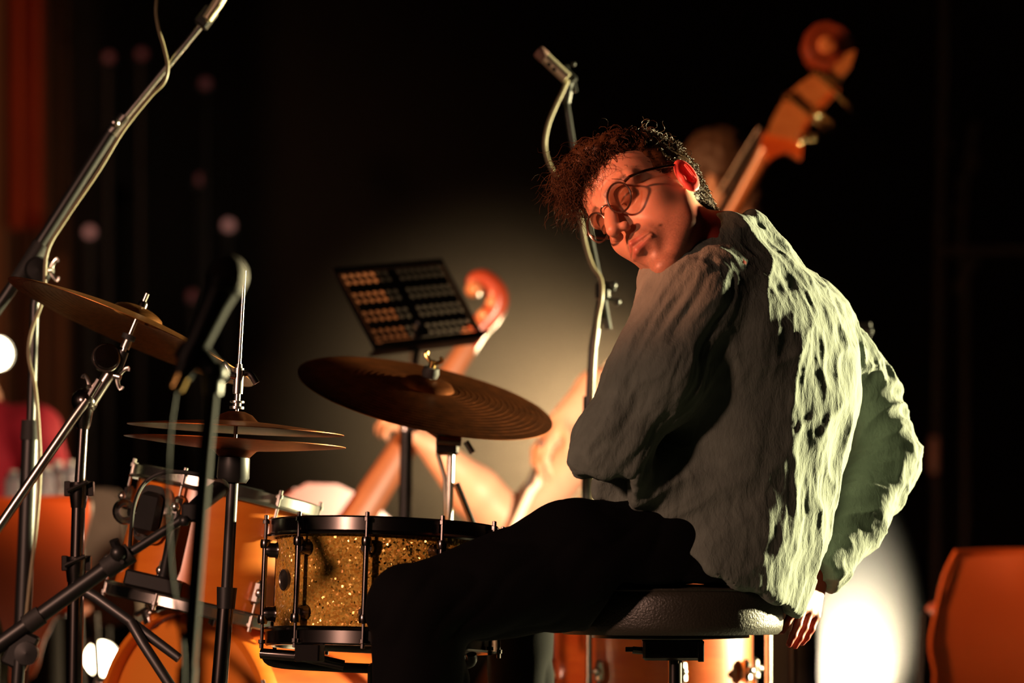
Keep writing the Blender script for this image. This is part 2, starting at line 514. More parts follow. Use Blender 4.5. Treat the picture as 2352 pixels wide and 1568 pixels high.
def hand_caps(wr, d, n, s_, curl, spread=0.0, thumb=(0.6, 0.75, 0.25), sc=1.0):
    """capsules of a hand: wrist, finger direction, palm normal, thumb side"""
    wr = Vector(wr); d = Vector(d).normalized(); n = Vector(n); n = (n - d * n.dot(d)).normalized()
    s_ = Vector(s_); s_ = (s_ - d * s_.dot(d) - n * s_.dot(n)).normalized()
    out = []
    L = (0.074, 0.082, 0.076, 0.060)
    for i in range(4):
        base = wr + (d * (0.088 - abs(i - 1) * 0.006) + s_ * (0.030 - i * 0.0205)) * sc
        out.append((wr + s_ * (0.014 - i * 0.01) * sc, base, 0.017 * sc, 0.0105 * sc, 0.012))
        dd = (d + s_ * spread * (1 - i * 0.66)).normalized(); nn = n.copy(); p = base
        c = curl[i] if isinstance(curl, (list, tuple)) else curl
        for seg, fr_, r0, r1 in ((0, 0.46, 0.0092, 0.0084), (1, 0.30, 0.0084, 0.0076), (2, 0.24, 0.0076, 0.0062)):
            a = c * (0.8, 1.0, 0.7)[seg]
            dd2 = dd * math.cos(a) + nn * math.sin(a); nn = nn * math.cos(a) - dd * math.sin(a); dd = dd2
            e = p + dd * L[i] * fr_ * sc
            out.append((p, e, r0 * sc, r1 * sc, 0.003)); p = e
    t0 = wr + (d * 0.025 + s_ * 0.024) * sc
    td = (d * thumb[0] + s_ * thumb[1] + n * thumb[2]).normalized()
    t1 = t0 + td * 0.042 * sc
    td2 = (td + d * 0.5 + n * 0.15).normalized(); t2 = t1 + td2 * 0.033 * sc; t3 = t2 + (td2 + d * 0.3).normalized() * 0.025 * sc
    out += [(wr, t0, 0.018 * sc, 0.016 * sc, 0.01), (t0, t1, 0.015 * sc, 0.0105 * sc, 0.008), (t1, t2, 0.0105 * sc, 0.0095 * sc, 0.003), (t2, t3, 0.0095 * sc, 0.007 * sc, 0.003)]
    return out

# ------------------------------------------------------------------ the setting
def plane_box(name, c, size, m):
    o = MB().box(c, size, bev=0.0001).build(name, m, smooth=False)
    o['kind'] = 'structure'
    return o
plane_box('floor', (0, 8.0, -0.05), (14, 20, 0.1), M_floor)
plane_box('wall_back', (0, 16.1, 3.0), (14, 0.2, 6.2), M_wall)

# pleated drapes at the left rear
def drape(name, x0, x1, Y, m, label, folds, amp, z0=0.0, z1=5.2):
    pts = []
    N = folds * 8
    for i in range(N + 1):
        t = i / N
        pts.append((x0 + (x1 - x0) * t, Y + amp * math.sin(t * folds * 2 * math.pi) + 0.3 * amp * math.sin(t * folds * 5.1 + 1)))
    back = [(x, y + 0.02) for x, y in pts[::-1]]
    mb = MB()
    loop = pts + back
    mb.ring_strip([[Vector((x, y, z)) for x, y in loop] for z in (z0, z1)])
    o = mb.build(name, m, angle=60)
    return tag(o, label, 'curtain')
def xw(px, Y): return (px - CX) / F * Y
drape('curtain', xw(-160, 14.6), xw(24, 14.6), 14.6, M_drape, 'dull brown pleated drape at the far left edge', 3, 0.05)
drape('curtain', xw(22, 14.4), xw(104, 14.4), 14.4, M_drapered, 'narrow rust red drape hanging between two brown drapes', 2, 0.04, z0=1.9)
drape('curtain', xw(22, 14.7), xw(160, 14.7), 14.7, M_drape, 'brown pleated drape to the right of the rust red drape', 3, 0.05)

# haze hanging behind the musicians: two soft-edged clouds
def haze(c, r, density, color, label):
    o = MB().ball(c, 1.0, 48, 32, r).build('haze', M_wall)
    tag(o, label, 'haze', kind='stuff')
    m = bpy.data.materials.new('stage_haze')
    m.use_nodes = True
    m.node_tree.nodes.clear()
    sc_ = m.node_tree.nodes.new('ShaderNodeVolumeScatter')
    sc_.inputs['Color'].default_value = (*color, 1)
    nt = m.node_tree
    gp = nt.nodes.new('ShaderNodeNewGeometry')
    v1 = nt.nodes.new('ShaderNodeVectorMath'); v1.operation = 'SUBTRACT'; v1.inputs[1].default_value = c
    v2 = nt.nodes.new('ShaderNodeVectorMath'); v2.operation = 'DIVIDE'; v2.inputs[1].default_value = r
    v3 = nt.nodes.new('ShaderNodeVectorMath'); v3.operation = 'LENGTH'
    mr = nt.nodes.new('ShaderNodeMapRange'); mr.interpolation_type = 'SMOOTHSTEP'
    mr.inputs['From Min'].default_value = 1.0; mr.inputs['From Max'].default_value = 0.0
    mr.inputs['To Min'].default_value = 0.0; mr.inputs['To Max'].default_value = density
    nt.links.new(gp.outputs['Position'], v1.inputs[0]); nt.links.new(v1.outputs[0], v2.inputs[0]); nt.links.new(v2.outputs[0], v3.inputs[0])
    nt.links.new(v3.outputs['Value'], mr.inputs['Value']); nt.links.new(mr.outputs['Result'], sc_.inputs['Density'])
    oo = m.node_tree.nodes.new('ShaderNodeOutputMaterial')
    m.node_tree.links.new(sc_.outputs[0], oo.inputs['Volume'])
    o.data.materials.clear(); o.data.materials.append(m)
haze(P(1290, 980, 10.5), (0.95, 0.60, 0.80), 0.36, (1.0, 0.90, 0.74), 'thin warm haze glowing behind the ride cymbal')
haze(P(1965, 1540, 9.9), (0.20, 0.26, 0.56), 2.2, (1.0, 0.93, 0.80), 'dense white smoke glowing left of the right orange chair')

#@@OBJECTS
# ================================================================== the drum kit
def drum_parts(root, c, axis, R, H, shell_m, hoop_m, lug_m, n, phase, hoop_h=0.022, top_m=None, bot_m=None, style='tube', hoop_t=0.012, hint=None, wood_hoop=False):
    e1, e2, ax = frame(axis, hint)
    c = Vector(c); h = H / 2
    MB().lathe([(R, -h), (R, h), (R - 0.007, h), (R - 0.007, -h), (R, -h)], c, ax, 72, hint).build('shell', shell_m, root)
    MB().lathe([(1e-4, h + 0.006), (R * 0.6, h + 0.006), (R - 0.004, h + 0.005), (R + 0.001, h)], c, ax, 64, hint).build('batter_head', top_m or M_head, root)
    MB().lathe([(1e-4, -h - 0.004), (R * 0.6, -h - 0.004), (R - 0.004, -h - 0.003), (R + 0.001, -h)], c, ax, 64, hint).build('resonant_head', bot_m or M_head, root)
    for sgn in (1, -1):
        a0, a1 = (h - 0.010, h - 0.010 + hoop_h) if sgn > 0 else (-h + 0.010, -h + 0.010 - hoop_h)
        r0, r1 = R + 0.003, R + 0.003 + hoop_t
        bev = 0.003
        mid = (a0 + a1) / 2
        prof = [(r0, a0), (r1 + 0.003, a0), (r1 + 0.005, a0 + sgn * 0.003), (r1, a0 + sgn * 0.007), (r1, a1 - sgn * bev), (r1 - bev, a1), (r0, a1), (r0 - 0.001, a1 - sgn * 0.002), (r0, a0)]
        MB().lathe(prof, c, ax, 72, hint).build('hoop', hoop_m, root)
    for i in range(n):
        t = phase + 2 * math.pi * i / n
        u = e1 * math.cos(t) + e2 * math.sin(t); tt = ax.cross(u)
        lr = R + 0.016
        if style == 'tube':
            mb = MB()
            q = h * 0.62
            mb.tube([c + u * (lr + 0.004) - ax * (q + 0.012), c + u * (lr + 0.004) + ax * (q + 0.012)], 0.0048, 10)
            for s_ in (-1, 1):
                mb.lathe([(0.0001, 0.019), (0.009, 0.019), (0.012, 0.012), (0.012, 0.004), (0.014, 0.0), (0.0001, -0.001)], c + u * R + ax * s_ * q, u, 16)
                mb.lathe([(0.0001, -0.007), (0.0075, -0.007), (0.0085, -0.003), (0.0085, 0.003), (0.0075, 0.007), (0.0001, 0.007)], c + u * (lr + 0.004) + ax * s_ * (q + 0.010), ax, 12)
            mb.build('lug', lug_m, root)
            rods = [(-1, -q - 0.012, -h - 0.014), (1, q + 0.012, h + 0.014)]
        else:
            mb = MB()
            q = h * 0.55
            for s_ in (-1, 1):
                mb = MB()
                mb.box(c + u * (R + 0.010) + ax * s_ * q, (0.020, 0.022, 0.044), (tt, u, ax), 0.85, 0.3)
                mb.ball(c + u * (R + 0.020) + ax * s_ * q, 0.009, 10, 6)
                mb.build('lug', lug_m, root)
            rods = [(-1, -q - 0.02, -h - 0.012), (1, q + 0.02, h + 0.012)]
        for s_, z0, z1 in rods:
            mb = MB()
            rr = lr + 0.004 if style == 'tube' else R + 0.014
            mb.tube([c + u * rr + ax * z0, c + u * rr + ax * z1], 0.0028, 8)
            mb.lathe([(0.0001, -0.003), (0.0055, -0.003), (0.0055, 0.003), (0.0035, 0.004), (0.0035, 0.011), (0.0001, 0.012)], c + u * rr + ax * z1, ax * s_, 8)
            mb.build('tension_rod', lug_m, root)
    return e1, e2, ax

# ---- snare drum
SN = P(880, 1348, 6.03)
SNA = Vector((0.035, 0.055, 1)).normalized()
t = thing('snare_drum', 'snare drum with gold sparkle shell and black chrome hoops beside the bent knee', 'drum', SN)
drum_parts(t, SN, SNA, 0.178, 0.168, M_sparkle, M_dchrome, M_dchrome, 10, math.radians(-6.5), 0.030, M_darkhead, M_darkhead, 'tube', 0.010)
e1, e2, ax = frame(SNA)
ub = (e1 * math.cos(math.radians(-52)) + e2 * math.sin(math.radians(-52)))
bd = MB()
ub = Vector(((662 - 880) / 1400, -0.0, 0)); ub.y = -math.sqrt(max(0.178 ** 2 - ub.x ** 2, 1e-6)); ub.normalize()
bd.lathe([(0.0001, 0.0035), (0.0125, 0.0035), (0.0150, 0.0025), (0.0150, 0.0045), (0.0175, 0.004), (0.0185, 0.0), (0.0001, -0.001)], SN + ub * 0.1785 + SNA * 0.012, ub, 28)
bd.build('badge', M_steel, t)
# throw-off and snare bed
sv = Vector((-0.55, -0.83, 0)).normalized()
MB().box(SN + sv * 0.196 - SNA * 0.105, (0.05, 0.018, 0.03), (sv.cross(SNA), sv, SNA)).build('snare_strainer', M_dchrome, t)

# ---- snare stand: basket, post, tripod
sb = P(880, 1490, 6.03)
t = thing('snare_stand', 'black stand with three basket arms carrying the gold snare drum', 'stand', (sb.x, sb.y, 0))
for k, an in enumerate((200, 320, 80)):
    d = Vector((math.cos(math.radians(an)), math.sin(math.radians(an)), 0))
    base = Vector((sb.x, sb.y, SN.z - 0.135)); tip = SN + d * 0.197 - SNA * 0.108
    MB().tube(catmull([base, base + d * 0.10 + V(0, 0, 0.005), base + d * 0.185 + V(0, 0, 0.012), tip], 5), 0.0085, 10).build('basket_arm', M_black, t)
    foot = Vector((sb.x, sb.y, 0.01)) + d * 0.24
    mb = MB().tube([Vector((sb.x, sb.y, 0.20)), foot], 0.008, 8)
    mb.ball(foot, 0.014, 10, 6)
    mb.build('leg', M_black, t)
MB().tube([(sb.x, sb.y, 0.06), (sb.x, sb.y, SN.z - 0.12)], [0.013, 0.013], 14).build('post', M_dchrome, t)
MB().box((sb.x, sb.y, SN.z - 0.145), (0.05, 0.05, 0.04)).build('basket_clamp', M_dchrome, t)
MB().tube([P(600, 1500, 5.95), P(700, 1508, 5.93), P(790, 1528, 5.93)], 0.009, 10).build('tilter_bar', M_dchrome, t)

# ---- rack tom
TC = P(488, 1262, 6.47)
TA = Vector((0.225, 0.02, 0.975)).normalized()
t = thing('rack_tom', 'small amber tom with chrome hoops tilted above the bass drum', 'drum', TC)
te1, te2, tax = drum_parts(t, TC, TA, 0.155, 0.205, M_wood, M_chrome, M_chrome, 6, math.radians(-22), 0.026, M_head, M_head, 'box', 0.010)
mu = (P(345, 1165, 6.33) - TC); mu = (mu - TA * mu.dot(TA)).normalized()
mt = TA.cross(mu)
pb = TC + mu * 0.17 + TA * 0.035
br = MB()
shield = [(math.cos(a) * (0.034 if math.cos(a) > 0 else 0.034), math.sin(a) * (0.062 + 0.012 * math.cos(2 * a))) for a in [2 * math.pi * k / 24 for k in range(24)]]
br.prism(shield, pb, mt, TA, mu, 0.016)
o = br.build('mount_bracket', M_chrome, t)
MB().box(pb + mu * 0.022 + mt * 0.012, (0.045, 0.034, 0.075), (mt, mu, TA), 0.9, 0.25).build('mount_housing', M_black, o)
w_ = MB()
w_.torus(P(286, 1175, 6.32), 0.016, 0.007, (0.5, -0.85, 0.1), 20, 8)
w_.tube([P(296, 1176, 6.32), P(318, 1178, 6.33)], 0.008, 10)
w_.build('wing_nut', M_chrome, o)
for q in ((0.012, 0.03), (0.006, -0.012), (-0.006, -0.035)):
    MB().lathe([(0.0001, 0.007), (0.006, 0.006), (0.008, 0.002), (0.008, 0)], pb + mu * 0.009 - mt * 0.012 + TA * q[1], mu, 12).build('bracket_bolt', M_steel, o)
MB().tube([P(408, 1180, 6.30), P(382, 1300, 6.30), P(372, 1345, 6.31)], 0.0105, 10).build('mount_arm', M_black, t)
MB().box(P(352, 1338, 6.30), (0.10, 0.03, 0.028), (Vector((0.97, 0, -0.22)), Vector((0, 1, 0)), Vector((0.22, 0, 0.97)))).build('mount_foot', M_black, t)

# ---- bass drum
BA = Vector((-0.69, -0.72, 0)).normalized()
BF = P(440, 1700, 6.58)
BC = BF - BA * 0.18
t = thing('bass_drum', 'amber lacquered bass drum low at the left beneath the tom', 'drum', (BC.x, BC.y, 0))
MB().lathe([(0.226, -0.18), (0.226, 0.18), (0.218, 0.18), (0.218, -0.18), (0.226, -0.18)], BC, BA, 80).build('shell', M_woodred, t)
for s_ in (1, -1):
    a0, a1 = s_ * 0.168, s_ * 0.205
    MB().lathe([(0.230, a0), (0.240, a0), (0.241, a0 + s_ * 0.002), (0.241, a1 - s_ * 0.003), (0.239, a1), (0.229, a1), (0.228, a1 - s_ * 0.004), (0.230, a0)], BC, BA, 80).build('hoop', M_wood, t)
    MB().lathe([(0.0001, s_ * 0.187), (0.15, s_ * 0.186), (0.218, s_ * 0.185), (0.227, s_ * 0.179)], BC, BA, 80).build('front_head' if s_ > 0 else 'batter_head', M_amberhead if s_ > 0 else M_head, t)
be1, be2, bax = frame(BA, (0, 0, 1))
for i in range(8):
    a = math.radians(22.5 + 45 * i)
    u = be1 * math.cos(a) + be2 * math.sin(a); tt = BA.cross(u)
    MB().box(BC + u * 0.238, (0.022, 0.024, 0.085), (tt, u, BA), 0.8, 0.3).build('lug', M_chrome, t)
    for s_ in (1, -1):
        mb = MB().box(BC + u * 0.246 + BA * s_ * 0.188, (0.020, 0.012, 0.042), (tt, u, BA), 1.0, 0.3)
        mb.box(BC + u * 0.238 + BA * s_ * 0.209, (0.016, 0.024, 0.006), (tt, u, BA))
        mb.tube([BC + u * 0.252 + BA * s_ * 0.04, BC + u * 0.252 + BA * s_ * 0.215], 0.004, 8)
        mb.tube([BC + u * 0.252 + BA * s_ * 0.213 - tt * 0.018, BC + u * 0.252 + BA * s_ * 0.213 + tt * 0.018], 0.004, 8)
        mb.build('tension_claw', M_chrome, t)
for s_ in (-1, 1):
    d = be2 * s_
    p0 = BC + d * 0.225 + BA * 0.08 - V(0, 0, 0.02)
    MB().tube([p0, p0 + d * 0.12 + BA * 0.05 + V(0, 0, -p0.z + 0.008)], 0.007, 8).build('spur', M_chrome, t)
# tom post on the bass drum
mb = MB().tube([BC + V(0, 0, 0.22) , TC - TA * 0.02 + V(0, 0.19, 0)], 0.011, 12)
mb.build('tom_post', M_chrome, t)
mb = MB()
for k, yy in enumerate((1424, 1436, 1452)):
    mb.torus(BC + V(0, 0, 0.232 + 0.012 * k), 0.032 - 0.006 * k, 0.006, (0, 0, 1), 24, 8)
mb.build('post_base', M_chrome, t)

# ---- floor tom
FC = P(1500, 1412, 7.05)
t = thing('floor_tom', 'large amber floor tom standing behind the drum stool', 'drum', (FC.x, FC.y, 0))
fe1, fe2, fax = drum_parts(t, FC, (0, 0, 1), 0.192, 0.38, M_woodred, M_chrome, M_chrome, 8, math.radians(-47 + 15), 0.024, M_head, M_head, 'box')
for k in range(3):
    a = math.radians(30 + 120 * k + 55)
    u = fe1 * math.cos(a) + fe2 * math.sin(a)
    q = FC + u * 0.222
    MB().tube([(q.x, q.y, 0.01), (q.x, q.y, FC.z + 0.06)], 0.0065, 10).build('leg', M_chrome, t)

# ---- drum stool
ST = P(1540, 1330, 6.02)
t = thing('drum_stool', 'round black vinyl drum stool under the seated man', 'stool', (ST.x, ST.y, 0))
R_ = 0.186
MB().lathe([(0.0001, 0.512), (R_ * 0.7, 0.511), (R_ * 0.9, 0.508), (R_ * 0.965, 0.502), (R_ * 0.995, 0.490), (R_, 0.470), (R_ * 0.995, 0.446), (R_ * 0.985, 0.436), (R_ * 0.95, 0.430), (0.0001, 0.432)],
           (ST.x, ST.y, 0), (0, 0, 1), 80).build('seat_cushion', M_vinyl, t)
MB().torus((ST.x, ST.y, 0.503), R_ * 0.968, 0.0025, (0, 0, 1), 80, 6).build('piping', M_vinyl, t)
MB().lathe([(0.0001, 0.431), (0.13, 0.431), (0.13, 0.424), (0.06, 0.421), (0.0001, 0.421)], (ST.x, ST.y, 0), (0, 0, 1), 40).build('seat_plate', M_black, t)
q = P(1549, 1467, 5.95)
mb = MB().box((q.x, ST.y, 0.405), (0.100, 0.07, 0.036))
mb.box((q.x + 0.045, ST.y - 0.037, 0.402), (0.010, 0.008, 0.034))
mb.build('seat_clamp', M_dchrome, t)
mb = MB().tube([(q.x - 0.045, ST.y - 0.01, 0.402), (q.x - 0.066, ST.y - 0.012, 0.404)], 0.006, 8)
mb.box((q.x - 0.064, ST.y - 0.012, 0.405), (0.028, 0.006, 0.008))
mb.build('clamp_screw', M_dchrome, t)
MB().tube([(q.x + 0.004, ST.y, 0.39), (q.x + 0.004, ST.y, 0.10)], 0.0118, 18).build('post', M_dchrome, t)
for k in range(3):
    a = math.radians(200 + 120 * k)
    d = Vector((math.cos(a), math.sin(a), 0))
    mb = MB().tube([Vector((q.x, ST.y, 0.2)), Vector((q.x, ST.y, 0.012)) + d * 0.25], 0.009, 8)
    mb.ball(Vector((q.x, ST.y, 0.014)) + d * 0.25, 0.014, 10, 6)
    mb.build('leg', M_dchrome, t)

# ---- cymbals
def cymbal_prof(R, bell, bow, th=0.0012):
    up = [(0.004, bell + bow)]
    rb = R * 0.21
    for k in range(1, 9):
        x = k / 8
        up.append((rb * x, bow + bell * math.sqrt(max(0, 1 - (x * 0.98) ** 2)) * (1 if x < 1 else 0) + (0 if x < 1 else 0.0)))
    for k in range(1, 11):
        x = k / 10
        up.append((rb + (R - rb) * x, bow * (1 - x ** 1.6)))
    return up + [(R, -th)] + [(r, hh - th) for r, hh in up[::-1][1:]]
def grooves(root, c, ax, R, bow, m):
    rb = R * 0.21
    mb = MB()
    for k in range(1, 16):
        x = k / 16.5
        r = rb + (R - rb) * x
        mb.torus(Vector(c) + Vector(ax).normalized() * (bow * (1 - x ** 1.6) + 0.00005), r, 0.00028, ax, 72, 4)
    o = mb.build('lathe_groove_rings', m, root)
    return o

RN = Vector((0.213, -0.285, 0.936)).normalized()
RP = P(980, 897, 6.62)
t = thing('ride_cymbal', 'broad dark bronze ride cymbal tilted toward the drummer', 'cymbal', RP)
o = MB().lathe(cymbal_prof(0.236, 0.016, 0.020), RP - RN * 0.012, RN, 96).build('cymbal_disc', M_cymdark, t, angle=50)
grooves(t, RP - RN * 0.012, RN, 0.236, 0.020, M_cymdark)

CN = Vector((0.385, 0.085, 0.918)).normalized()
CP = P(303, 757, 6.22)
t = thing('crash_cymbal', 'thin bronze crash cymbal seen from below at upper left', 'cymbal', CP)
MB().lathe(cymbal_prof(0.2255, 0.020, 0.026), CP - CN * 0.004, CN, 96).build('cymbal_disc', M_cym, t, angle=50)
grooves(t, CP - CN * 0.004 - CN * 0.0016, CN, 0.2255, 0.026, M_cym)

def wing(root, p, d, s_, m=None, name='wing_nut'):
    """wing nut at p: shaft direction d, wings along s_"""
    p = Vector(p); d = Vector(d).normalized(); s_ = Vector(s_); s_ = (s_ - d * s_.dot(d)).normalized()
    mb = MB().tube([p, p + d * 0.012], [0.007, 0.006], 10)
    for k in (-1, 1):
        mb.tube(catmull([p + d * 0.006, p + d * 0.012 + s_ * k * 0.012, p + d * 0.020 + s_ * k * 0.020, p + d * 0.022 + s_ * k * 0.014], 3), [0.004] * 3 + [0.0035] * 7, 8, flat=0.6)
    return mb.build(name, m or M_dchrome, root)
def tripod(root, x, y, z0, spread, m, r=0.009, ph=30):
    for k in range(3):
        a = math.radians(ph + 120 * k)
        d = Vector((math.cos(a), math.sin(a), 0))
        mb = MB().tube([Vector((x, y, z0)), Vector((x, y, 0.012)) + d * spread], r, 8)
        mb.ball(Vector((x, y, 0.014)) + d * spread, r * 1.6, 10, 6)
        mb.build('leg', m, root)

# stand of the crash cymbal
t = thing('cymbal_stand', 'black chrome boom stand holding the crash cymbal at left', 'stand', (P(172, 1500, 6.25).x, 6.25, 0))
Y = 6.24
MB().tube([P(283, 806, Y), P(303, 757, Y), P(338, 674, Y)], [0.0045, 0.0042, 0.0042], 10).build('cymbal_rod', M_chrome, t)
MB().lathe([(0.0001, -0.018), (0.012, -0.018), (0.012, -0.010), (0.0001, -0.010)], CP, CN, 20).build('felt_washer', M_rubber, t)
o = MB().tube([P(321, 716, Y), P(329, 697, Y), P(331, 692, Y)], [0.0085, 0.0085, 0.006], 12).build('cymbal_sleeve', M_dchrome, t)
MB().tube([P(286, 800, Y), P(296, 776, Y)], [0.0085, 0.0075], 12).build('rod_collar', M_chrome, t)
mb = MB().lathe([(0.0001, 0.014), (0.020, 0.013), (0.024, 0.009), (0.024, -0.009), (0.020, -0.013), (0.0001, -0.014)], P(243, 822, Y - 0.01), (0.25, -0.95, 0.15), 32)
o = mb.build('tilter', M_dchrome, t)
MB().torus(P(243, 822, Y - 0.02), 0.0225, 0.0022, (0.25, -0.95, 0.15), 32, 6).build('tilter_ring', M_chrome, o)
MB().tube([P(283, 806, Y), P(270, 838, Y), P(258, 858, Y)], [0.010, 0.011, 0.009], 10).build('tilter_neck', M_black, t)
mb = MB().tube([P(258, 848, Y), P(205, 930, Y)], [0.0105, 0.0105], 12)
mb.tube([P(228, 872, Y - 0.01), P(198, 922, Y - 0.01)], 0.006, 8)
mb.build('boom_arm', M_steel, t)
wing(t, P(262, 862, Y), (1, -0.3, -0.3), (0.3, 0.2, 1), M_chrome)
wing(t, P(215, 893, Y), (-1, -0.3, 0.2), (0.2, 0.1, 1), M_chrome)
mb = MB().ball(P(194, 921, Y), 0.0205, 20, 12)
mb.lathe([(0.017, 0.012), (0.022, 0.006), (0.022, -0.006), (0.017, -0.012)], P(194, 921, Y), (0.5, -0.85, 0.2), 24)
mb.build('boom_joint', M_dchrome, t)
MB().tube([P(200, 918, Y - 0.012), P(168, 962, Y - 0.014), P(-40, 1265, Y - 0.02)], [0.0085, 0.0085, 0.0085], 12).build('boom_tail', M_steel, t)
MB().tube([P(194, 935, Y), P(191, 975, Y), P(190, 985, Y)], [0.016, 0.0125, 0.010], 14).build('joint_socket', M_dchrome, t)
MB().tube([P(191, 975, Y), P(183, 1110, Y)], 0.0092, 14).build('upper_tube', M_dchrome, t)
for (x, y_, r) in ((182, 1122, 0.0135), (176, 1293, 0.0155)):
    mb = MB().tube([P(x, y_ - 15, Y), P(x - 1, y_ + 18, Y), P(x - 2, y_ + 44, Y)], [r * 1.25, r * 1.15, r * 0.95], 14)
    for k in (-1, 1):
        mb.box(P(x + k * 27, y_, Y), (0.010, 0.016, 0.026))
    mb.tube([P(x - 27, y_ + 6, Y - 0.02), P(x + 20, y_ - 16, Y - 0.02)], 0.004, 8)
    mb.build('height_clamp', M_dchrome, t)
MB().tube([P(181, 1140, Y), P(177, 1285, Y)], 0.0118, 14).build('middle_tube', M_dchrome, t)
MB().tube([P(175, 1310, Y), P(168, 1700, Y)], 0.0140, 14).build('lower_tube', M_dchrome, t)
q = P(168, 1700, Y)
tripod(t, q.x, q.y, q.z + 0.02, 0.30, M_dchrome, 0.009, 70)
MB().tube([P(176, 1345, Y), P(222, 1372, Y - 0.01), P(305, 1432, Y - 0.03), P(412, 1512, Y - 0.05)], [0.010, 0.010, 0.0095, 0.0085], 10, flat=0.6).build('brace', M_black, t)
MB().tube([P(300, 1428, Y - 0.035), P(330, 1480, Y - 0.05), P(392, 1575, Y - 0.06), P(470, 1700, Y - 0.08)], 0.0095, 10, flat=0.6).build('brace', M_black, t)

# stand of the ride cymbal
t = thing('cymbal_stand', 'chrome boom stand under the ride cymbal behind the thigh', 'stand', (P(1035, 1500, 6.66).x, 6.66, 0))
Y = 6.66
mb = MB().tube([RP - RN * 0.06, RP + RN * 0.055], 0.0042, 10)
mb.build('cymbal_rod', M_chrome, t)
mb = MB().lathe([(0.0001, 0.026), (0.014, 0.026), (0.016, 0.034), (0.014, 0.044), (0.0001, 0.044)], RP, RN, 20)
mb.build('felt_washer', M_rubber, t)
wing(t, RP + RN * 0.045, RN, (0.8, -0.6, 0), M_gold)
mb = MB().box(P(1028, 1022, Y), (0.042, 0.04, 0.036))
mb.tube([P(1006, 1010, Y - 0.02), P(1060, 1014, Y - 0.02)], 0.009, 12)
mb.tube([P(1070, 1014, Y - 0.02), P(1086, 1040, Y - 0.02)], 0.006, 8)
mb.build('tilter', M_dchrome, t)
MB().tube([RP - RN * 0.06, P(1035, 1015, Y)], [0.008, 0.010], 10).build('tilter_neck', M_dchrome, t)
MB().tube([P(1036, 1035, Y), P(1030, 1250, Y)], 0.0068, 14).build('upper_tube', M_chrome, t)
MB().tube([P(1030, 1230, Y), P(1028, 1700, Y)], 0.011, 14).build('lower_tube', M_chrome, t)
MB().tube([P(1005, 1040, Y), P(1022, 1098, Y), P(1026, 1240, Y)], 0.004, 8).build('memory_rod', M_steel, t)
MB().tube([P(1048, 1110, Y), P(1102, 1240, Y), P(1160, 1420, Y + 0.05)], 0.0065, 10).build('boom_tail', M_dchrome, t)
q = P(1028, 1700, Y)
tripod(t, q.x, q.y, q.z + 0.05, 0.30, M_dchrome, 0.009, 10)

# ---- hi-hat: stand, rod, clutch and two cymbals
Y = 6.0
HN = Vector((0.055, 0.0, 1)).normalized()
HC = P(541, 992, Y)
t = thing('hi_hat', 'pair of bronze hi-hat cymbals on a tall thin rod', 'hi-hat', (P(510, 1500, Y).x, Y, 0))
hp = [(0.012, 0.020), (0.020, 0.034), (0.022, 0.034)]
def hat_prof(R):
    up = [(0.004, 0.030), (0.014, 0.029), (0.026, 0.024), (0.036, 0.014), (0.044, 0.0125)]
    for k in range(1, 9):
        x = k / 8
        up.append((0.044 + (R - 0.044) * x, 0.0125 * (1 - x ** 1.3)))
    return up + [(R, -0.0011)] + [(r, hh - 0.0011) for r, hh in up[::-1][1:]]
c = HC + HN * 0.0045
MB().lathe(hat_prof(0.178), c, HN, 96).build('top_cymbal', M_cymdark, t, angle=60)
c2 = HC - HN * 0.0165
MB().lathe([(r, -h_) for r, h_ in hat_prof(0.182)], c2, HN, 96).build('bottom_cymbal', M_cymdark, t, angle=60)
MB().tube([HC + HN * 0.265, HC - HN * 0.05], 0.0033, 10).build('pull_rod', M_chrome, t)
mb = MB().lathe([(0.0001, 0.038), (0.012, 0.038), (0.012, 0.042), (0.007, 0.043), (0.007, 0.047), (0.012, 0.048), (0.012, 0.051), (0.005, 0.052), (0.005, 0.066), (0.0001, 0.066)], HC, HN, 20)
mb.build('clutch_nuts', M_chrome, t)
mb = MB().tube([HC + HN * 0.063, HC + HN * 0.105], [0.0085, 0.0085], 14)
mb.tube([HC + HN * 0.105, HC + HN * 0.112], [0.006, 0.005], 12)
o = mb.build('clutch', M_chrome, t)
wing(o, HC + HN * 0.092 + V(-0.006, -0.004, 0), (-1, -0.25, 0.2), (0.1, 0.5, 1), M_chrome)
mb = MB().tube(catmull([HC + HN * 0.096 + V(0.008, 0, 0), HC + HN * 0.094 + V(0.018, 0, 0.002), HC + HN * 0.080 + V(0.030, 0, 0)], 4), [0.005] * 5 + [0.006] * 4, 8, flat=0.5)
mb.build('clutch_lever', M_dchrome, o)
mb = MB().lathe([(0.0001, -0.036), (0.020, -0.037), (0.026, -0.042), (0.027, -0.075), (0.022, -0.083), (0.0001, -0.083)], HC, HN, 24)
mb.build('seat_cup', M_black, t)
MB().tube([HC - HN * 0.075, HC - HN * 0.27], 0.0098, 14).build('upper_tube', M_black, t)
mb = MB().tube([HC - HN * 0.255, HC - HN * 0.29], [0.017, 0.015], 14)
mb.build('height_clamp', M_black, t)
q = HC - HN * 0.27
q2 = Vector((q.x - 0.035, Y, 0.06))
MB().tube([q, q2], 0.0135, 14).build('lower_tube', M_dchrome, t)
tripod(t, q2.x, q2.y, 0.25, 0.26, M_black, 0.009, 45)

# ================================================================== microphones and their stands
def mic_stand_base(root, p, r, z0, m=M_black, ph=20, spread=0.32):
    p = Vector(p)
    tripod(root, p.x, p.y, z0, spread, m, r, ph)

